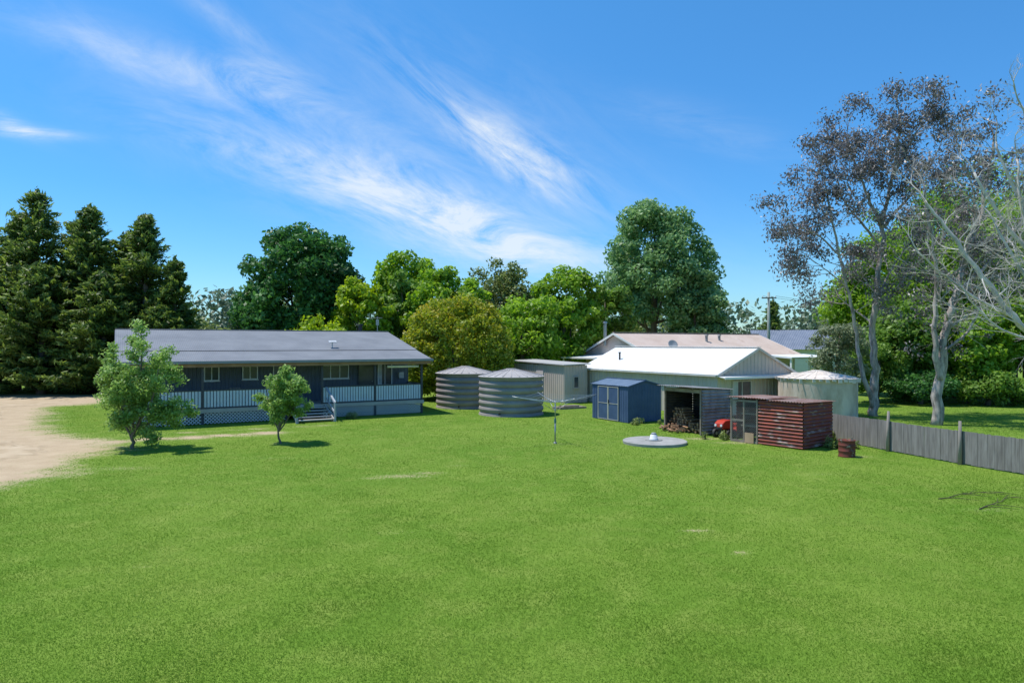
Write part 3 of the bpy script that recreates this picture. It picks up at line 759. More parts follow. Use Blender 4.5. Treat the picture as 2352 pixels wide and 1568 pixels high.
# ------------------------------------------------------------ ride-on mower
Mo = thing('ride_on_mower', (9.42, 29.5, 0), math.radians(38 + 180), 'red ride-on lawn mower parked between shed and coop', 'lawn mower')
Mo.scale = (.88, .88, .9)
mb = MB()
prof = [(.1, .42), (.1, .78), (.25, .86), (.7, .84), (.92, .72), (.95, .45)]
mb.prism([(x_, -.25, z_) for x_, z_ in prof], (0, .5, 0))
hood = mb.out('hood', M['red'], Mo)
bv = hood.modifiers.new('bevel', 'BEVEL'); bv.width = .05; bv.segments = 3
for s_ in (-.16, .16):
    mb = MB(); mb.tube([(.945, s_, .62), (.97, s_, .62)], .06, 12); mb.out('headlight', M['white'], hood)
mb = MB(); mb.box(.93, -.2, .46, .965, .2, .54); mb.out('grille', M['black'], hood)
mb = MB(); mb.prism([(-.85, -.42, .45), (-.85, -.42, .6), (-.6, -.42, .68), (-.1, -.42, .66), (-.05, -.42, .42), (.1, -.42, .36), (.1, -.42, .3), (-.1, -.42, .3)], (0, .84, 0))
bd = mb.out('rear_body', M['red'], Mo); bv = bd.modifiers.new('bevel', 'BEVEL'); bv.width = .04; bv.segments = 3
mb = MB(); mb.box(-.6, -.2, .68, -.2, .2, .76); mb.prism([(-.6, -.2, .74), (-.55, -.2, 1.02), (-.63, -.2, 1.04), (-.7, -.2, .74)], (0, .4, 0))
se = mb.out('seat', M['black'], Mo); bv = se.modifiers.new('bevel', 'BEVEL'); bv.width = .03; bv.segments = 3
mb = MB(); mb.tube([(.12, 0, .8), (.0, 0, .98)], .025, 8)
mb.tube([(0.0 + .14 * math.cos(a) * .5, .17 * math.sin(a), .98 + .14 * math.cos(a) * .8) for a in [k * math.pi / 10 for k in range(21)]], .016, 6); mb.out('steering_wheel', M['black'], Mo, True)
for (wx, wy, wr, ww) in ((.65, -.38, .2, .15), (.65, .38, .2, .15), (-.5, -.44, .27, .22), (-.5, .44, .27, .22)):
    mb = MB(); w_ = ww / 2
    mb.tube([(wx, wy - w_, wr), (wx, wy - w_ * .7, wr), (wx, wy + w_ * .7, wr), (wx, wy + w_, wr)], [wr * .85, wr, wr, wr * .85], 24); wh = mb.out('wheel', M['black'], Mo)
    mb = MB(); mb.tube([(wx, wy - w_ - .01, wr), (wx, wy + w_ + .01, wr)], wr * .45, 16); mb.out('rim', M['cream'], wh)
mb = MB(); mb.tube([(.1, 0, .14), (.1, 0, .27)], [.52, .46], 20); mb.box(-.1, -.12, .2, .8, .12, .42); mb.out('cutting_deck', M['black'], Mo)

# ------------------------------------------------------------ septic lid and vent
Sp = thing('septic_lid', (5.77, 27.6, 0), 0, 'round grey concrete tank lid set in the lawn', 'tank lid')
mb = MB(); mb.lathe([(1.27, 0), (1.28, .10), (1.25, .12), (0.01, .135)], 64); mb.out('concrete_slab', M['concrete'], Sp, False)
mb = MB(); mb.lathe([(.34, .13), (.34, .155), (.32, .165), (.01, .165)], 32, (-.05, -.05, 0)); mb.out('hatch_cover', pmat('dark_concrete', (.3, .3, .28), None, 4, .9), Sp)
Vt = thing('plastic_bucket', (5.7, 27.45, .165), 0, 'upturned white plastic tub on the concrete lid', 'bucket')
mb = MB(); mb.lathe([(.17, 0), (.18, .03), (.155, .05), (.14, .17), (.115, .2), (0.01, .21)], 28); mb.out('tub', M['white'], Vt, True)
mb = MB(); mb.lathe([(.1, .212), (.11, .24), (.07, .28), (.01, .29)], 20); mb.out('cap', pmat('grey_plastic', (.3, .32, .34), None, 3, .5), Vt, True)

# ------------------------------------------------------------ rotary clothesline
Cl = thing('rotary_clothesline', (1.74, 27.5, 0), .35, 'galvanised rotary clothes hoist standing on the lawn', 'clothesline')
mb = MB(); mb.tube([(0, 0, 0), (0, 0, .95)], .032, 12); mb.tube([(0, 0, .95), (0, 0, 1.72)], .024, 12); mb.tube([(0, 0, 0), (0, 0, .05)], .07, 12)
po = mb.out('pole', M['steel'], Cl, True)
mb = MB(); mb.tube([(0, 0, .82), (0, 0, 1.0)], .045, 12); mb.out('winder_collar', M['bluegreen'], po)
for k in range(4):
    a = k * math.pi / 2; c, s = math.cos(a), math.sin(a)
    mb = MB(); mb.tube([(0, 0, 1.66), (c * .9, s * .9, 1.76), (c * 1.85, s * 1.85, 1.94)], [.018, .016, .013], 8)
    mb.tube([(c * .04, s * .04, 1.32), (c * .75, s * .75, 1.74)], .009, 6)
    mb.out('arm', M['steel'], Cl, True)
mb = MB()
for rr_ in (.6, .9, 1.2, 1.5, 1.8):
    for k in range(4):
        a0 = k * math.pi / 2; a1 = a0 + math.pi / 2; zt = 1.68 + .25 * (rr_ / 1.85) ** 1.2
        p = Vector((math.cos(a0) * rr_, math.sin(a0) * rr_, zt)); q_ = Vector((math.cos(a1) * rr_, math.sin(a1) * rr_, zt))
        mid = (p + q_) / 2; mid.z -= .07
        mb.tube([p, mid, q_], .0065, 4)
mb.out('line_wires', M['steel'], Cl)

# ------------------------------------------------------------ drum
Dr = thing('fire_drum', (11.92, 24.3, 0), 0, 'rusty red steel drum holding sticks beside the coop', 'drum')
mb = MB(); mb.lathe([(.01, .02), (.27, .02), (.28, 0), (.29, .02), (.275, .05), (.275, .19), (.29, .21), (.275, .23), (.275, .39), (.29, .41), (.275, .43), (.275, .56), (.29, .58), (.29, .6), (.265, .6), (.265, .06)], 36); mb.out('drum_body', M['drum'], Dr, True)
mb = MB(); rg_ = random.Random(2)
for k in range(9):
    a = rg_.random() * 6.28; mb.tube([(math.cos(a) * .1, math.sin(a) * .1, .1), (math.cos(a + .5) * .22, math.sin(a + .5) * .22, rg_.uniform(.55, .72))], .014, 5)
mb.out('sticks', M['timber'], Dr)

# ------------------------------------------------------------ paling fence
fp = [(13.1, 29.6), (14.1, 25.5), (14.95, 22.7), (15.85, 20.4), (17.4, 16.6)]
Fn = thing('paling_fence', (fp[0][0], fp[0][1], 0), 0, 'weathered grey timber paling fence along the lawn edge', 'fence')
ox, oy = fp[0]; mb = MB(); mr = MB(); rg_ = random.Random(4); posts = []
for a in range(len(fp) - 1):
    p = Vector((fp[a][0] - ox, fp[a][1] - oy, 0)); q_ = Vector((fp[a + 1][0] - ox, fp[a + 1][1] - oy, 0)); d = (q_ - p); ln = d.length; d.normalize(); nn = Vector((-d.y, d.x, 0))
    u = 0
    while u < ln:
        w_ = rg_.uniform(.1, .106); top = 1.12 + rg_.uniform(-.01, .01) - .02 * math.sin(u); sh = rg_.uniform(-.006, .006); ln_ = rg_.uniform(-.005, .005)
        if rg_.random() < .03: top -= rg_.uniform(.02, .07)
        c = p + d * (u + .05)
        vs_ = []
        for zz in (.02 + rg_.uniform(0, .03), top):
            o_ = d * (ln_ if zz > .5 else 0)
            for s1, s2 in ((-1, -1), (1, -1), (1, 1), (-1, 1)):
                vs_.append(c + o_ + d * s1 * w_ / 2 + nn * (s2 * .008 + sh) + Vector((0, 0, zz)))
        mb.add(vs_, [(0, 3, 2, 1), (4, 5, 6, 7), (0, 1, 5, 4), (1, 2, 6, 5), (2, 3, 7, 6), (3, 0, 4, 7)])
        u += .107
    for z_ in (.32, 1.0): mr.beam(p + nn * .045 + Vector((0, 0, z_)), q_ + nn * .045 + Vector((0, 0, z_)), .045, .075)
    posts.append((p - nn * .09, rg_.uniform(1.42, 1.55)))
mb.out('palings', M['fence'], Fn); mr.out('rails', M['post'], Fn)
for p, hp in posts[1:]:
    m_ = MB(); m_.tube([p, p + Vector((.01, 0, hp * .5)), p + Vector((rg_.uniform(-.05, .05), 0, hp))], [.062, .058, .045], 9); m_.out('post', M['post'], Fn, True)

# ------------------------------------------------------------ metal shed (white roof)
Sh = thing('metal_shed', (11.26, 37.4, 0), R30, 'long beige steel shed with low white gable roof', 'shed')
W, Ln, he, hr = 6.3, 12.5, 2.38, 3.78
mb = MB()
mb.corr((0, Ln, 0), (0, -1, 0), (0, 0, 1), Ln, he, .3, .03, 'rib', (-1, 0, 0))
mb.corr((W, 0, 0), (0, 1, 0), (0, 0, 1), Ln, he, .3, .03, 'rib', (1, 0, 0))
mb.corr((W, Ln, 0), (-1, 0, 0), (0, 0, 1), W, he, .3, .03, 'rib', (0, 1, 0))
x_ = 0
while x_ < W - 1e-6:
    for f0, f1, a0, a1 in ((0, .7, 0, 0), (.7, .78, 0, .03), (.78, .92, .03, .03), (.92, 1, .03, 0)):
        xa = min(W, x_ + f0 * .3); xb = min(W, x_ + f1 * .3)
        za = he + (hr - he) * (1 - abs(xa - W / 2) / (W / 2)); zb = he + (hr - he) * (1 - abs(xb - W / 2) / (W / 2))
        mb.poly([(xa, -a0, 0), (xb, -a1, 0), (xb, -a1, zb - .02), (xa, -a0, za - .02)])
    x_ += .3
mb.poly([(0, Ln, he), (W / 2, Ln, hr), (W, Ln, he)])
mb.out('wall', M['wall_beige'], Sh)
mb = MB(); s_ = (hr - he) / (W / 2); lv = math.hypot(W / 2 + .2, (W / 2 + .2) * s_)
mb.corr((-.2, Ln + .15, he - .2 * s_ + .02), (0, -1, 0), (1, 0, s_), Ln + .3, lv, .2, .02, 'rib', (0, 0, 1))
mb.corr((W + .2, -.15, he - .2 * s_ + .02), (0, 1, 0), (-1, 0, s_), Ln + .3, lv, .2, .02, 'rib', (0, 0, 1))
mb.beam((W / 2, -.16, hr + .07), (W / 2, Ln + .16, hr + .07), .35, .03)
rf = mb.out('roof', M['roof_white'], Sh)
mb = MB(); mb.box(-.32, -.15, he - .16, -.205, Ln + .15, he - .05)
for sg in (0, 1):
    a_ = (-.2, -.17, he - .14) if sg == 0 else (W + .2, -.17, he - .14); mb.beam(a_, (W / 2, -.17, hr - .04), .03, .13)
mb.out('gutter', pmat('white_gutter', (.6, .58, .54), None, 2, .5), rf)
mb = MB(); mb.tube([(1.2, 9.9, 2.8), (1.2, 9.9, 3.4)], .06, 12); mb.tube([(1.2, 9.9, 3.4), (1.2, 9.9, 3.46)], [.1, .09], 12); mb.out('flue', M['black'], rf)
mb = MB(); mb.prism([(-.1, -.03, 2.22), (W + .9, -.03, 2.22), (W + .9, -.6, 2.14), (-.1, -.6, 2.14)], (0, 0, .04)); mb.box(-.1, -.64, 2.08, W + .9, -.61, 2.2); mb.out('awning', M['roof_white'], Sh)
window(Sh, 'y', 1.1, 2.6, .85, 1.95, -.035, curtain=True, mull=1, fm=M['wall_pale'])

Lf = thing('flat_roof_shed', (3.55, 46.2, 0), R30, 'low beige metal outbuilding with skillion roof', 'shed')
mb = MB(); W, Ln = 1.9, 6.8
mb.corr((0, Ln, 0), (0, -1, 0), (0, 0, 1), Ln, 2.55, .25, .03, 'rib', (-1, 0, 0)); mb.corr((0, 0, 0), (1, 0, 0), (0, 0, 1), W, 2.55, .25, .03, 'rib', (0, -1, 0))
mb.corr((W, 0, 0), (0, 1, 0), (0, 0, 1), Ln, 2.55, .25, .02, 'rib', (1, 0, 0)); mb.corr((W, Ln, 0), (-1, 0, 0), (0, 0, 1), W, 2.55, .25, .02, 'rib', (0, 1, 0))
LW = pmat('pinkish_beige_cladding', (.54, .45, .40), (.47, .395, .36), 1, .6)
mb.out('wall', LW, Lf)
mb = MB(); mb.prism([(-.2, -.2, 2.56), (W + .15, -.2, 2.62), (W + .15, Ln + .2, 2.78), (-.2, Ln + .2, 2.72)], (0, 0, .06)); mb.out('roof', pmat('grey_fascia_metal', (.4, .39, .38), (.48, .47, .46), 1, .5), Lf)
window(Lf, 'y', .7, 1.15, 1.0, 1.8, -.032, mull=0, frame=.05, fm=LW)
mb = MB(); mb.box(-.06, 2.6, .02, -.032, 3.5, 2.1); mb.out('door', M['wall_pale'], Lf)

# neighbour house
Nh = thing('weatherboard_house', (11.2, 54.1, 0), R30, 'pale house with faded pinkish metal gable roof', 'house')
mb = MB(); W, Dp, he, hr = 17.0, 9.0, 3.2, 4.93
mb.add([(0, 0, 0), (W, 0, 0), (W, Dp, 0), (0, Dp, 0), (0, 0, he), (W, 0, he), (W, Dp, he), (0, Dp, he), (0, Dp / 2, hr - .08), (W, Dp / 2, hr - .08)],
       [(0, 1, 5, 4), (2, 3, 7, 6), (3, 0, 4, 8, 7), (1, 2, 6, 9, 5)])
for k in range(22):
    z_ = .2 + k * .2
    if z_ < he: mb.box(-.02, 0, z_, 0, Dp, z_ + .03)
mb.out('wall', M['wall_pale'], Nh)
mb = MB(); s_ = (hr - he) / (Dp / 2); o_ = .45; lv = math.hypot(Dp / 2 + o_, (Dp / 2 + o_) * s_)
mb.corr((-o_, -o_, he - o_ * s_ + .03), (1, 0, 0), (0, 1, s_), W + 2 * o_, lv, .16, .012, 'sin', (0, 0, 1))
mb.corr((W + o_, Dp + o_, he - o_ * s_ + .03), (-1, 0, 0), (0, -1, s_), W + 2 * o_, lv, .16, .012, 'sin', (0, 0, 1))
mb.beam((-o_, Dp / 2, hr + .07), (W + o_, Dp / 2, hr + .07), .3, .03)
rf = mb.out('roof', M['roof_pink'], Nh)
for x_ in (-o_ - .02, W + o_ + .02):
    mb = MB(); mb.beam((x_, -o_, he - o_ * s_ - .06), (x_, Dp / 2, hr - .06), .03, .17); mb.beam((x_, Dp + o_, he - o_ * s_ - .06), (x_, Dp / 2, hr - .06), .03, .17)
    mb.out('barge_board', M['white'], rf)
mb = MB(); mb.box(-o_, -o_ - .1, he - o_ * s_ - .1, W + o_, -o_ - .005, he - o_ * s_ + .02)
mb.out('gutter', M['white'], rf)
for x_, y_ in ((8.5, 2.6), (10.4, 2.9)):
    mb = MB(); mb.tube([(x_, y_, 4.0), (x_, y_, 4.75)], .12, 12); mb.tube([(x_, y_, 4.75), (x_, y_, 4.85)], [.2, .16], 12); mb.out('roof_vent', M['galv'], rf)
mb = MB(); mb.tube([(-.3, 5.8, 3.9), (-.3, 5.8, 5.8)], .14, 12); mb.tube([(-.3, 5.8, 5.8), (-.3, 5.8, 5.95)], [.2, .17], 12); mb.out('flue', M['steel'], rf)
mb = MB(); mb.lathe([(0.01, 0), (.2, .02), (.38, .09), (.4, .1), (.38, .1), (.2, .03), (0.01, .012)], 24)
ds = mb.out('satellite_dish', pmat('grey_dish', (.3, .32, .34), None, 2, .5), rf, True); ds.location = (2.6, .6, 3.95); ds.rotation_euler = (math.radians(60), 0, -.4)
mb = MB(); mb.tube([(2.6, .6, 3.3), (2.6, .62, 3.93)], .03, 8); mb.out('dish_mast', M['steel'], rf)
mb = MB(); mb.prism([(-2.6, 4.2, 2.75), (-.03, 4.2, 2.95), (-.03, 9.2, 2.95), (-2.6, 9.2, 2.75)], (0, 0, .12)); mb.out('carport_roof', M['white'], Nh)
for y_ in (4.4, 9.0):
    mb = MB(); mb.box(-2.5, y_ - .05, 0, -2.4, y_ + .05, 2.75); mb.out('post', M['white'], Nh)
mb = MB(); mb.prism([(12.6, -3.1, 2.75), (W + 1.2, -3.1, 2.75), (W + 1.2, -.03, 2.95), (12.6, -.03, 2.95)], (0, 0, .14)); mb.out('porch_roof', M['white'], Nh)
for x_ in (12.8, 15.2, W + 1.0):
    mb = MB(); mb.box(x_ - .09, -3.0, 0, x_ + .09, -2.82, 2.74); mb.out('post', M['white'], Nh)
window(Nh, 'y', 13.2, 14.4, 1.0, 2.3, -.002); window(Nh, 'y', 16.0, 16.8, 1.0, 2.3, -.002)
door(Nh, 14.9, 15.8, .05, 2.2, -.002, pmat('brown_door', (.12, .05, .04), None, 2, .5))
window(Nh, 'x', 3.5, 4.6, 1.2, 2.4, -.022, sgn=-1); window(Nh, 'y', 4, 5.6, 1.2, 2.4, -.002)

Fh = thing('slate_roof_house', (30.0, 83.0, 0), math.radians(-12), 'distant grey house with dark blue gable roof', 'house')
mb = MB(); W, Dp, he, hr = 10, 8, 3.6, 5.75
mb.add([(0, 0, 0), (W, 0, 0), (W, Dp, 0), (0, Dp, 0), (0, 0, he), (W, 0, he), (W, Dp, he), (0, Dp, he), (0, Dp / 2, hr - .08), (W, Dp / 2, hr - .08)], [(0, 1, 5, 4), (2, 3, 7, 6), (3, 0, 4, 8, 7), (1, 2, 6, 9, 5)]); mb.out('wall', M['white'], Fh)
mb = MB(); s_ = (hr - he) / (Dp / 2); lv = math.hypot(Dp / 2 + .5, (Dp / 2 + .5) * s_)
mb.corr((-.5, -.5, he - .5 * s_ + .03), (1, 0, 0), (0, 1, s_), W + 1, lv, .2, .02, 'sin', (0, 0, 1)); mb.corr((W + .5, Dp + .5, he - .5 * s_ + .03), (-1, 0, 0), (0, -1, s_), W + 1, lv, .2, .02, 'sin', (0, 0, 1)); mb.out('roof', M['roof_navy'], Fh)
window(Fh, 'y', 2, 4, 1.2, 2.6, -.002); window(Fh, 'y', 6, 8, 1.2, 2.6, -.002)

Pp = thing('power_pole', (28.2, 75.0, 0), 0, 'tall grey power pole with crossarm and wires', 'power pole')
mb = MB(); mb.tube([(0, 0, 0), (0, 0, 5), (0, 0, 9.7)], [.19, .16, .13], 12); mb.out('pole', pmat('grey_green_pole', (.36, .42, .39), None, 2, .8), Pp, True)
mb = MB(); mb.box(-.8, -.16, 9.0, .8, -.04, 9.12); ca = mb.out('crossarm', M['timber'], Pp)
for x_ in (-.7, -.3, .3, .7):
    mb = MB(); mb.lathe([(.05, 0), (.06, .08), (.03, .16), (.01, .17)], 10, (x_, -.1, 9.121)); mb.out('insulator', M['white'], ca)
for x_ in (-.7, .7):
    mb = MB(); mb.tube([(x_ + 42 * f, -.1 + 8 * f, 9.28 - 6 * f * (1 - f)) for f in [k / 10 for k in range(11)]], .018, 4)
    mb.out('wire', M['black'], Pp)

Gb = thing('timber_sleeper_stack', (3.6, 42.6, 0), .5, 'low stack of grey timber sleepers beside the tank', 'timber stack')
mb = MB(); rg_ = random.Random(11)
for k in range(5): mb.box(-1.0 + rg_.uniform(-.2, .2), -.5 + k * .2, 0, .9 + rg_.uniform(-.2, .2), -.35 + k * .2, .12)
for k in range(3): mb.box(-.7, -.4 + k * .2, .123, .6 + rg_.uniform(-.2, .2), -.27 + k * .2, .2)
mb.out('sleepers', M['timber'], Gb)

Pf = thing('rail_fence', (-36.5, 60.5, 0), .12, 'low dark post and rail fence under the conifers', 'fence')
mb = MB()
for k in range(8): mb.box(k * 2 - .07, -.07, 0, k * 2 + .07, .07, 1.15)
mb.out('posts', M['timber'], Pf)
mb = MB()
for z_ in (.5, .95): mb.box(-.05, -.12, z_, 14.1, -.072, z_ + .1)
mb.out('rails', M['timber'], Pf)

def fallen(x, y, rot, seed, s=1.0):
    t = thing('fallen_branch', (x, y, 0), rot, 'thin bare brown branch fallen on the grass', 'branch', 'fallen branches on the lawn')
    rg = random.Random(seed); mb = MB(); P_ = [Vector((0, 0, .02))]; d = Vector((1, 0, 0))
    for k in range(7):
        d = (d + Vector((0, rg.gauss(0, .22), 0))).normalized(); p = P_[-1] + d * .26 * s; p.z = .025 + .02 * abs(math.sin(k)); P_.append(p)
    mb.tube(P_, [.014 * (1 - k / 9) for k in range(8)], 6)
    for k in (1, 2, 3, 4, 5, 6):
        q = P_[k]; a = rg.choice([-1, 1]) * rg.uniform(.3, .8)
        mb.tube([q, q + Vector((math.cos(a) * .25, math.sin(a) * .25, .01)) * s, q + Vector((math.cos(a) * .5, math.sin(a * 1.2) * .45, .005)) * s], [.008, .006, .003], 5)
    mb.out('twigs', M['twig'], t, True)
fallen(11.0, 17.6, .02, 1, 1.3); fallen(11.3, 16.5, .2, 2, 1.3); fallen(12.4, 15.9, .5, 5, .8)

# ------------------------------------------------------------ trees
for (x, y, top, w, sd) in ((-45.5, 57, 13.4, 11, 1), (-40.4, 58, 17.2, 11.5, 2), (-35.8, 58, 15.8, 10, 3), (-31.4, 58.5, 15.2, 9.6, 4), (-28.4, 57.5, 11.2, 6.6, 5), (-37.8, 54.8, 10.6, 9, 6), (-33.0, 55.0, 10, 8.5, 7), (-49, 57, 15.5, 11, 8), (-42.5, 54.8, 11, 9.5, 9), (-28.7, 55.5, 7.4, 6, 10), (-33.6, 60, 14, 9.5, 11), (-38.2, 60, 15, 10, 12), (-43.2, 59.5, 15, 10, 13)):
    conifer(x, y, top, w, sd, 'dense dark green cypress conifer beside the driveway', n=22000, taper=.8)
broadleaf('oak_tree', -19.2, 62, 15.2, 12.4, .8, L['dark'], 'large dark green rounded oak tree behind the house', 21, n=34000, size=.3, k=260, rc=1.15, lump_amp=.35, inner=.35)
broadleaf('lime_tree', -15.0, 52, 6.3, 6, .3, L['yellow'], 'low lime green shrub behind the house roof', 22, n=6000, size=.2, cat='shrub')
broadleaf('poplar_tree', -11.0, 70, 14.2, 6.8, 2, L['bright'], 'tall light green tree with airy crown', 23, n=10000, size=.32, k=60, rc=1.1)
broadleaf('young_maple_tree', -12.6, 58, 9.7, 5.6, .4, L['yellow'], 'yellow green tree beside the house end', 24, n=9000, size=.25, k=60)
broadleaf('maple_tree', -6.8, 62, 11.2, 7.0, .4, L['bright'], 'bright green leafy tree', 25, n=12000, size=.28, k=80)
broadleaf('maple_tree', -9.8, 63, 11.0, 6.0, .4, L['mid'], 'bright green leafy tree', 125, n=9000, size=.28, k=60)
broadleaf('olive_green_tree', -1.0, 70, 12.8, 8.0, 1, L['olive'], 'olive green tree with fine twiggy crown', 26, n=15000, size=.24, k=150, lump_amp=.5)
broadleaf('maple_tree', -3.9, 58, 9.8, 5.0, .4, L['bright'], 'bright green leafy tree', 27, n=9000, size=.25, k=60)
broadleaf('maple_tree', 5.0, 63, 11.4, 7.5, .4, L['bright'], 'bright green leafy tree behind the sheds', 28, n=13000, size=.28, k=80)
broadleaf('maple_tree', .9, 56, 8.4, 6.8, .3, L['bright'], 'green leafy tree beside the low shed', 29, n=12000, size=.24, k=80)
broadleaf('maple_tree', 9.0, 66, 10.6, 5.8, .4, L['mid'], 'bright green leafy tree behind the sheds', 30, n=9000, size=.28, k=60)
broadleaf('autumn_shrub', -4.0, 50, 7.9, 8.5, -.9, L['autumn'], 'large rounded shrub with russet leaf tips', 31, n=48000, size=.155, k=620, rc=.6, cat='shrub', lump_amp=.06, inner=.62)
def gumshape(z, b, t):
    f = (z - b) / (t - b); return 1.16 - .46 * f
broadleaf('elm_tree', 15.9, 76, 20.8, 14.2, 3.2, L['willow'], 'very tall soft green tree with layered crown', 32, n=36000, size=.29, k=190, rc=1.35, shape=gumshape, droop=.6, lump_amp=1.1)
broadleaf('elm_tree', 19.5, 73, 12.0, 7, 1.0, L['willow'], 'soft green tree below the tall one', 33, n=9000, size=.3, k=60, droop=.6)
conifer(23.0, 78, 11.2, 6, 34, 'green conifer behind the pale house', n=9000, taper=.8)
conifer(33.6, 88, 9.8, 5, 35, 'yellow green conifer by the distant house', n=6000, taper=.8)
for (x, y, top, w, sd, mt) in ((28.6, 54, 12.5, 8, 40, 'bright'), (33.5, 56, 17.0, 10, 41, 'bright'), (40, 58, 19.5, 12, 42, 'bright'), (33.0, 51, 13.5, 9, 43, 'bright'), (38.5, 51, 16.5, 10, 44, 'bright'), (47, 56, 18, 10, 45, 'bright'), (28, 48.5, 7.5, 6.5, 46, 'mid'), (35, 47.5, 9.5, 7.5, 47, 'bright'), (41, 48, 11, 8, 48, 'mid'), (31, 46.5, 6.5, 5.5, 49, 'bright')):
    broadleaf('elm_tree', x, y, top, w, .4, L[mt], 'leafy green tree beyond the paling fence', sd, n=19000, size=.22, k=130)
broadleaf('saltbush_shrub', 21.6, 45, 6.0, 4.2, .2, L['greygreen'], 'feathery grey green shrub beside the beige tank', 50, n=8000, size=.13, k=70, cat='shrub')
broadleaf('saltbush_shrub', 25.2, 47, 4.6, 4.2, .1, L['mid'], 'feathery green shrub under the gum trees', 51, n=8000, size=.14, k=60, cat='shrub')
for (x, y, w, sd, mt) in ((27.2, 45.5, 4.5, 52, 'dark'), (31.2, 44.8, 5.0, 56, 'mid'), (35.5, 44.5, 5.0, 57, 'mid')):
    broadleaf('hedge_shrub', x, y, 2.4, w, -.2, L[mt], 'dense green shrub under the trees', sd, n=7000, size=.16, k=70, cat='shrub')
broadleaf('saltbush_shrub', -35, 56, 1.4, 6, .05, L['dark'], 'low dark shrubs beneath the conifers', 54, n=5000, size=.2, k=50, cat='shrub')
rgn = np.random.default_rng(77); C = []; Rr = []
for k in range(420):
    x = rgn.uniform(-150, 150); y = rgn.uniform(118, 150)
    hz = 7 + 4.5 * abs(math.sin(x * .11 + 1)) + 2.5 * math.sin(x * .31)
    for q in range(3):
        C.append((x + rgn.normal(0, 1.5), y, max(1, hz * (q + .7) / 3))); Rr.append((3.2, 3.2, 2.4))
co, tn = leaves(C, Rr, 60000, .75, 78); co[:, 2] = np.maximum(co[:, 2], .03)
w_ = fast_mesh('woodland', co, 4, L['far'], tn); w_['kind'] = 'stuff'
rgn = np.random.default_rng(79); C = []; Rr = []
for k in range(130):
    x = rgn.uniform(-62, 50); y = rgn.uniform(84, 92)
    if x > 24: continue
    hz = 4.5 + 2.5 * abs(math.sin(x * .2 + 1)) + (3.5 if -32 < x < -22 else 0)
    for q in range(3): C.append((x + rgn.normal(0, 1), y, max(1, hz * (q + .6) / 3))); Rr.append((2.2, 2.2, 1.8))
co, tn = leaves(C, Rr, 28000, .45, 80); co[:, 2] = np.maximum(co[:, 2], .03)
w_ = fast_mesh('scrub_belt', co, 4, L['olive'], tn); w_['kind'] = 'stuff'

# gum trees
O1 = (20.1, 38.0, 0)
limb_tree('gum_tree', O1, [
    ([(20.1, 38, -.05), (20.22, 38, 2), (20.15, 38, 3.8), (20.35, 38, 7.4), (20.7, 38.2, 10.5), (21.4, 38.4, 13.3), (21.9, 38.5, 16.4)], .27, .05, 14),
    ([(20.0, 37.9, .5), (19.4, 37.8, 2.6), (19.1, 37.8, 4.2), (18.7, 37.6, 6.2), (18.0, 37.5, 8.8), (17.4, 37.3, 11.3), (17.0, 37.2, 13.0)], .14, .035, 11),
    ([(18.0, 37.5, 8.8), (17.0, 37.4, 9.8), (16.1, 37.2, 10.2), (15.4, 37, 10.4)], .06, .02, 6),
    ([(18.4, 37.6, 7.2), (17.4, 37.6, 8.0), (16.8, 37.5, 8.4)], .045, .018, 4),
    ([(20.7, 38.2, 10.5), (19.8, 38, 12.2), (19.3, 38.2, 13.8), (18.9, 38.4, 15.4)], .11, .03, 10),
    ([(20.5, 38.1, 9.5), (19.4, 38, 10.8), (18.7, 38.2, 11.8), (18.2, 38.4, 12.8)], .08, .025, 6),
    ([(21.4, 38.4, 13.3), (22.4, 38.6, 15.2), (23.2, 38.6, 16.4)], .1, .03, 9),
    ([(20.7, 38.2, 10.5), (22.1, 38.8, 11.8), (23.3, 39, 13.2), (24.2, 39, 14.8)], .1, .03, 9),
    ([(20.3, 38, 6.5), (21.3, 38.3, 8.2), (22.2, 38.5, 9.4)], .07, .025, 5)],
    'tall pale-trunked gum tree with sparse purplish grey leaves', 61, M['gumbark'], L['gum'], leafn=31000, leafsize=.095, start=.42, depth=2, ln=1.55, cl=.55, tr=.03)
O2 = (21.06, 33.9, 0)
limb_tree('gum_tree', O2, [
    ([(21.06, 33.9, -.05), (21.3, 33.9, 2.5), (21.55, 33.9, 4.7), (22.1, 34, 6.5), (23.0, 34.2, 9.2), (23.9, 34.3, 12.2), (24.2, 34.3, 14.2)], .28, .05, 13),
    ([(21.25, 33.9, 2.2), (20.9, 33.8, 4.4), (20.95, 33.7, 7.0), (20.6, 33.6, 9.6), (20.2, 33.5, 11.8)], .17, .04, 11),
    ([(22.1, 34, 6.5), (23.6, 33.8, 8.0), (25.0, 33.6, 10.0), (25.6, 33.6, 12.8)], .12, .03, 11),
    ([(21.55, 33.9, 4.7), (22.8, 33.6, 5.6), (24, 33.4, 5.9)], .08, .02, 8),
    ([(21.3, 33.9, 3.6), (22.4, 33.6, 4.6), (23.2, 33.4, 6.6), (23.8, 33.4, 8)], .09, .02, 8),
    ([(22.5, 34, 8), (23.0, 33.9, 10.5), (22.6, 33.8, 12.5)], .09, .025, 9)],
    'pale gum tree with forked trunk and thin leaves', 62, M['gumbark'], L['gum'], leafn=12000, leafsize=.09, start=.33, depth=3, ln=1.5, cl=.55, density=.22, kids=2, tr=.034)
O3 = (17.6, 19.4, 0)
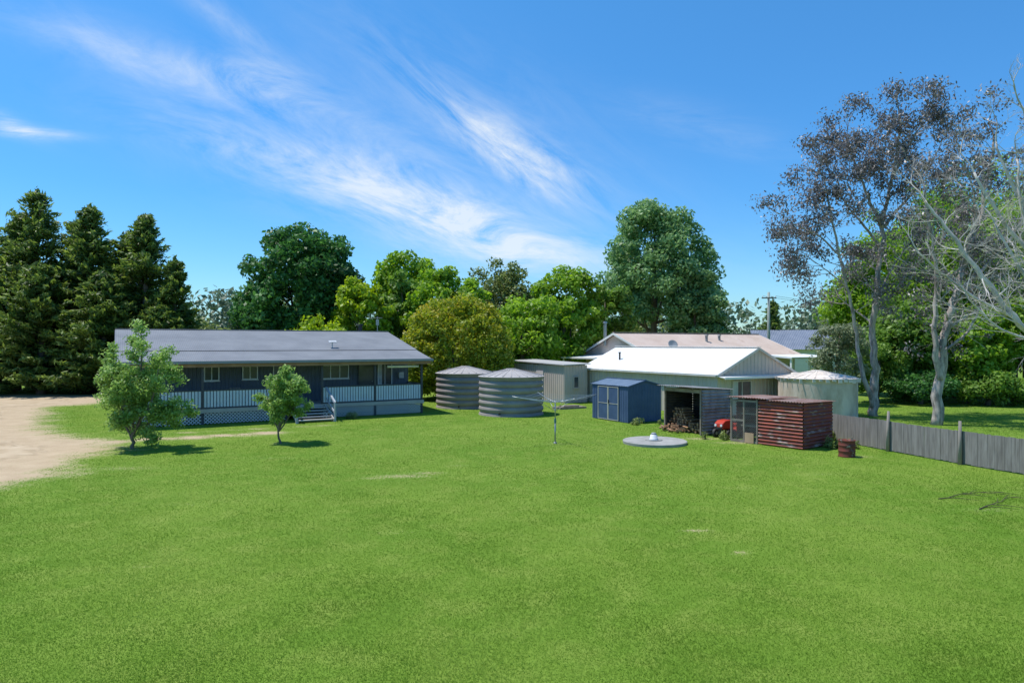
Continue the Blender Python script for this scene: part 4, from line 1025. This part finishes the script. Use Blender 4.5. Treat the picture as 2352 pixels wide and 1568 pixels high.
limb_tree('dead_tree', O3, [
    ([(17.6, 19.4, -.05), (17.2, 19.3, 2.5), (16.9, 19.2, 5), (16.6, 19.0, 8), (16.2, 18.8, 11)], .26, .06, 8),
    ([(17.1, 19.3, 3.0), (15.4, 19.3, 3.7), (14.2, 19.4, 4.8), (13.3, 19.6, 6.2), (12.6, 19.8, 7.4), (12.1, 20, 8.2)], .13, .03, 18),
    ([(14.2, 19.4, 4.8), (13.2, 19.2, 5.2), (12.2, 19.2, 5.9), (11.4, 19.2, 6.6)], .06, .018, 10),
    ([(15.4, 19.3, 3.7), (14.4, 19.0, 4.1), (13.4, 18.9, 4.5), (12.6, 18.9, 5.3)], .055, .016, 10),
    ([(16.9, 19.2, 5), (15.2, 19.2, 6.0), (14.0, 19.4, 7.4), (13.2, 19.5, 8.9)], .11, .028, 16),
    ([(16.9, 19.2, 4.4), (15.2, 19.0, 5.0), (14.1, 19.0, 6.2), (13.5, 19.1, 7.4)], .085, .024, 13),
    ([(16.9, 19.2, 5.5), (15.4, 19.4, 7.0), (14.4, 19.5, 8.4), (13.9, 19.6, 9.8)], .1, .024, 12),
    ([(16.6, 19.2, 3.9), (14.9, 19.1, 5.6), (14.3, 19.1, 7.6), (14.2, 19.2, 9.2)], .09, .022, 12),
    ([(16.8, 19.2, 6), (15.4, 19, 7.8), (14.6, 18.9, 9.3), (14.0, 18.8, 10.6)], .1, .026, 11)],
    'bare silver-grey dead tree leaning over the fence', 63, M['deadbark'], None, start=.25, depth=3, ln=.85, kids=3, wobble=.28, lift=.03, tr=.02)
def ell(cx, cy, cz, rx, rz, k, seed, r):
    rg = random.Random(seed); o_ = []
    while len(o_) < k:
        d = Vector((rg.gauss(0, 1), rg.gauss(0, 1), rg.gauss(0, 1))).normalized() * rg.uniform(.3, 1)
        o_.append(((cx + d.x * rx, cy + d.y * rx, cz + d.z * rz), r * rg.uniform(.6, 1.3)))
    return o_
O4 = (-14.5, 26.1, 0)
limb_tree('fruit_tree', O4, [
    ([(-14.5, 26.1, -.03), (-14.5, 26.1, .5), (-14.45, 26.1, 1.3), (-14.2, 26.1, 2.6), (-14.1, 26, 4.1)], .075, .02, 13),
    ([(-14.5, 26.1, .35), (-14.9, 26.2, 1.0), (-15.2, 26.3, 1.9), (-15.3, 26.3, 3.2)], .055, .015, 10),
    ([(-14.5, 26.1, .45), (-14.1, 25.9, 1.1), (-13.6, 25.8, 1.9), (-13.3, 25.7, 3.1)], .055, .015, 10),
    ([(-14.5, 26.1, .4), (-14.0, 26.2, .9), (-13.4, 26.3, 1.3), (-12.9, 26.3, 1.3)], .04, .01, 6),
    ([(-14.5, 26.1, .6), (-14.6, 25.7, 1.3), (-14.7, 25.4, 2.4)], .05, .012, 8),
    ([(-14.5, 26.1, .5), (-14.4, 26.6, 1.3), (-14.2, 26.9, 2.5)], .05, .012, 8)],
    'leafy fruit tree with several slender stems on the lawn', 64, M['bark'], L['fruit'], leafn=21000, leafsize=.07, start=.28, depth=1, ln=.6, cl=.25, kids=3, tr=.012, droop=.3,
    extra=ell(.1, 0, 2.5, 1.1, 1.75, 32, 5, .28))
O5 = (-9.3, 27.5, 0)
limb_tree('fruit_tree', O5, [
    ([(-9.3, 27.5, -.03), (-9.42, 27.5, .45), (-9.3, 27.5, 1.2), (-9.2, 27.5, 2.5)], .05, .015, 9),
    ([(-9.38, 27.5, .5), (-9.7, 27.5, 1.2), (-9.9, 27.5, 2.1)], .035, .012, 7),
    ([(-9.38, 27.5, .5), (-8.9, 27.5, 1.2), (-8.5, 27.4, 2.1)], .035, .012, 7),
    ([(-9.38, 27.5, .55), (-9.2, 27.2, 1.3), (-9.1, 27.0, 2.2)], .03, .01, 6),
    ([(-9.38, 27.5, .55), (-9.2, 27.9, 1.3), (-9.0, 28.1, 2.2)], .03, .01, 6)],
    'small round-headed fruit tree on the lawn by the steps', 65, M['bark'], L['fruit'], leafn=14000, leafsize=.066, start=.5, depth=1, ln=.42, cl=.2, kids=3, tr=.01, droop=.3,
    extra=ell(.2, 0, 2.2, .95, .8, 28, 8, .26) + ell(-.1, 0, 1.35, .45, .4, 7, 9, .2))

rgn = np.random.default_rng(90); C = []; Rr = []
for (cx, cy, k, sp) in ((12.6, 26.2, 12, .3), (8.6, 28.9, 5, .3), (6.3, 34.0, 5, .4), (13.4, 28.5, 10, .4), (-8.6, 36.6, 4, .3)):
    for q in range(k): C.append((cx + rgn.normal(0, sp), cy + rgn.normal(0, sp * .6), .1)); s = rgn.uniform(.08, .2); Rr.append((s, s, s * 1.6))
co, tn = leaves(C, Rr, 3200, .05, 91, elong=3.5, spread=1.0, fill=0); co[:, 2] = np.abs(co[:, 2]) + .005
w_ = fast_mesh('weeds', co, 4, L['olive'], tn); w_['kind'] = 'stuff'

# ------------------------------------------------------------ world
EL = math.radians(67); AZ = math.atan2(-.95, .22)
w = D.worlds.new('World'); scene.world = w; w.use_nodes = True
nt = w.node_tree; nt.nodes.clear(); K = nt.links.new
out = nt.nodes.new('ShaderNodeOutputWorld'); bg = nt.nodes.new('ShaderNodeBackground'); bg.inputs['Strength'].default_value = 0.15
sky = nt.nodes.new('ShaderNodeTexSky'); sky.sky_type = 'NISHITA'; sky.sun_disc = False
sky.sun_elevation = EL; sky.sun_rotation = AZ; sky.air_density = 1.15; sky.dust_density = 0.1; sky.ozone_density = 2.2; sky.altitude = 300
hs = nt.nodes.new('ShaderNodeHueSaturation'); hs.inputs['Saturation'].default_value = 1.25; hs.inputs['Value'].default_value = 1.0
K(sky.outputs[0], hs.inputs['Color'])
tc = nt.nodes.new('ShaderNodeTexCoord'); sp = nt.nodes.new('ShaderNodeSeparateXYZ'); K(tc.outputs['Generated'], sp.inputs[0])
el = nt.nodes.new('ShaderNodeValToRGB'); K(sp.outputs[2], el.inputs[0])
e_ = el.color_ramp.elements; e_[0].position = 0.0; e_[0].color = (.40, .60, .82, 1); e_[1].position = .55; e_[1].color = (.62, .92, .98, 1)
k_ = e_.new(.2); k_.color = (.38, .68, .90, 1)
mg = nt.nodes.new('ShaderNodeMix'); mg.data_type = 'RGBA'; mg.blend_type = 'MULTIPLY'; mg.inputs[0].default_value = 1.0
K(hs.outputs[0], mg.inputs[6]); K(el.outputs[0], mg.inputs[7])
def mth(op, a, b=None, c=None):
    n = nt.nodes.new('ShaderNodeMath'); n.operation = op
    for i_, v in enumerate((a, b, c)):
        if v is None: continue
        if isinstance(v, (int, float)): n.inputs[i_].default_value = v
        else: K(v, n.inputs[i_])
    return n.outputs[0]
gain = nt.nodes.new('ShaderNodeVectorMath'); gain.operation = 'SCALE'; K(mg.outputs[2], gain.inputs[0]); gain.inputs['Scale'].default_value = 1.25
yc = mth('MAXIMUM', sp.outputs[1], 0.08)
A = mth('DIVIDE', sp.outputs[0], yc); B_ = mth('DIVIDE', sp.outputs[2], yc)
def fiber(angle, su, sv, scale, seed, lo, hi, dist=.6):
    c, s = math.cos(angle), math.sin(angle)
    u = mth('ADD', mth('MULTIPLY', A, c), mth('MULTIPLY', B_, s)); v = mth('SUBTRACT', mth('MULTIPLY', B_, c), mth('MULTIPLY', A, s))
    cb = nt.nodes.new('ShaderNodeCombineXYZ'); K(mth('MULTIPLY', u, su), cb.inputs[0]); K(mth('MULTIPLY', v, sv), cb.inputs[1]); cb.inputs[2].default_value = seed
    n = nt.nodes.new('ShaderNodeTexNoise'); n.inputs['Scale'].default_value = scale; n.inputs['Detail'].default_value = 12; n.inputs['Roughness'].default_value = .68; n.inputs['Distortion'].default_value = dist
    K(cb.outputs[0], n.inputs['Vector'])
    r = nt.nodes.new('ShaderNodeMapRange'); r.inputs[1].default_value = lo; r.inputs[2].default_value = hi; K(n.outputs[0], r.inputs[0])
    return r.outputs[0]
def blob(a0, b0, Lh, Wd_, ang, amp):
    c, s = math.cos(ang), math.sin(ang)
    da = mth('SUBTRACT', A, a0); db = mth('SUBTRACT', B_, b0)
    u = mth('DIVIDE', mth('ADD', mth('MULTIPLY', da, c), mth('MULTIPLY', db, s)), Lh)
    v = mth('DIVIDE', mth('SUBTRACT', mth('MULTIPLY', db, c), mth('MULTIPLY', da, s)), Wd_)
    e = mth('ADD', mth('MULTIPLY', u, u), mth('MULTIPLY', v, v))
    return mth('MULTIPLY', mth('EXPONENT', mth('MULTIPLY', e, -1)), amp)
def total(lst):
    t = lst[0]
    for q in lst[1:]: t = mth('ADD', t, q)
    return t
dg = math.radians
F1 = fiber(dg(-18), 2.2, 7, 2.2, 1.0, .36, .72, .6); F2 = fiber(dg(-36), 2.0, 8, 2.4, 5.0, .38, .74, .5); F3 = fiber(dg(-6), 2.5, 14, 2.0, 9.0, .35, .7)
m1 = total([blob(-.30, .255, .22, .04, dg(-17), .55), blob(-.13, .20, .16, .045, dg(-20), .8), blob(-.02, .16, .14, .04, dg(-22), .85), blob(-.48, .40, .24, .03, dg(-17), .45), blob(-.36, .385, .07, .025, dg(-15), .5), blob(-.15, .25, .4, .12, dg(-20), .16)])
m2 = total([blob(-.03, .305, .15, .03, dg(-34), .65), blob(.02, .262, .1, .03, dg(-28), .85), blob(-.40, .455, .12, .018, dg(-38), .4), blob(-.06, .35, .28, .08, dg(-30), .16), blob(-.58, .43, .15, .035, dg(-30), .14)])
m3 = total([blob(-.71, .31, .07, .008, dg(-4), .8), blob(-.74, .325, .05, .012, dg(-25), .5), blob(.27, .32, .14, .03, dg(-15), .15), blob(.02, .135, .2, .03, dg(-5), .5)])
cl = mth('ADD', mth('ADD', mth('MULTIPLY', m1, F1), mth('MULTIPLY', m2, F2)), mth('MULTIPLY', m3, F3))
front = nt.nodes.new('ShaderNodeMapRange'); front.inputs[1].default_value = .1; front.inputs[2].default_value = .3; K(sp.outputs[1], front.inputs[0])
cl = mth('MINIMUM', mth('MULTIPLY', cl, front.outputs[0]), .8)
mx = nt.nodes.new('ShaderNodeMix'); mx.data_type = 'RGBA'; K(cl, mx.inputs[0]); K(gain.outputs[0], mx.inputs[6]); mx.inputs[7].default_value = (5.9, 6.3, 6.6, 1)
K(mx.outputs[2], bg.inputs['Color']); K(bg.outputs[0], out.inputs['Surface'])

sl_ = D.lights.new('sun', 'SUN'); sl_.energy = 5.0; sl_.angle = math.radians(.53); sl_.color = (1.0, .965, .9)
so = D.objects.new('sun', sl_); COL.objects.link(so)
tow = Vector((math.sin(AZ) * math.cos(EL), math.cos(AZ) * math.cos(EL), math.sin(EL)))
so.rotation_euler = (-tow).to_track_quat('-Z', 'Y').to_euler(); so.location = (0, 0, 60)

cam = D.cameras.new('camera'); cam.lens = 24; cam.sensor_width = 36; cam.clip_end = 3000; cam.shift_y = 0.0026
cob = D.objects.new('camera', cam); COL.objects.link(cob); cob.location = (0, 0, 4.0); cob.rotation_euler = (math.radians(90), 0, 0)
scene.camera = cob
scene.view_settings.view_transform = 'Standard'; scene.view_settings.look = 'None'; scene.view_settings.exposure = 0
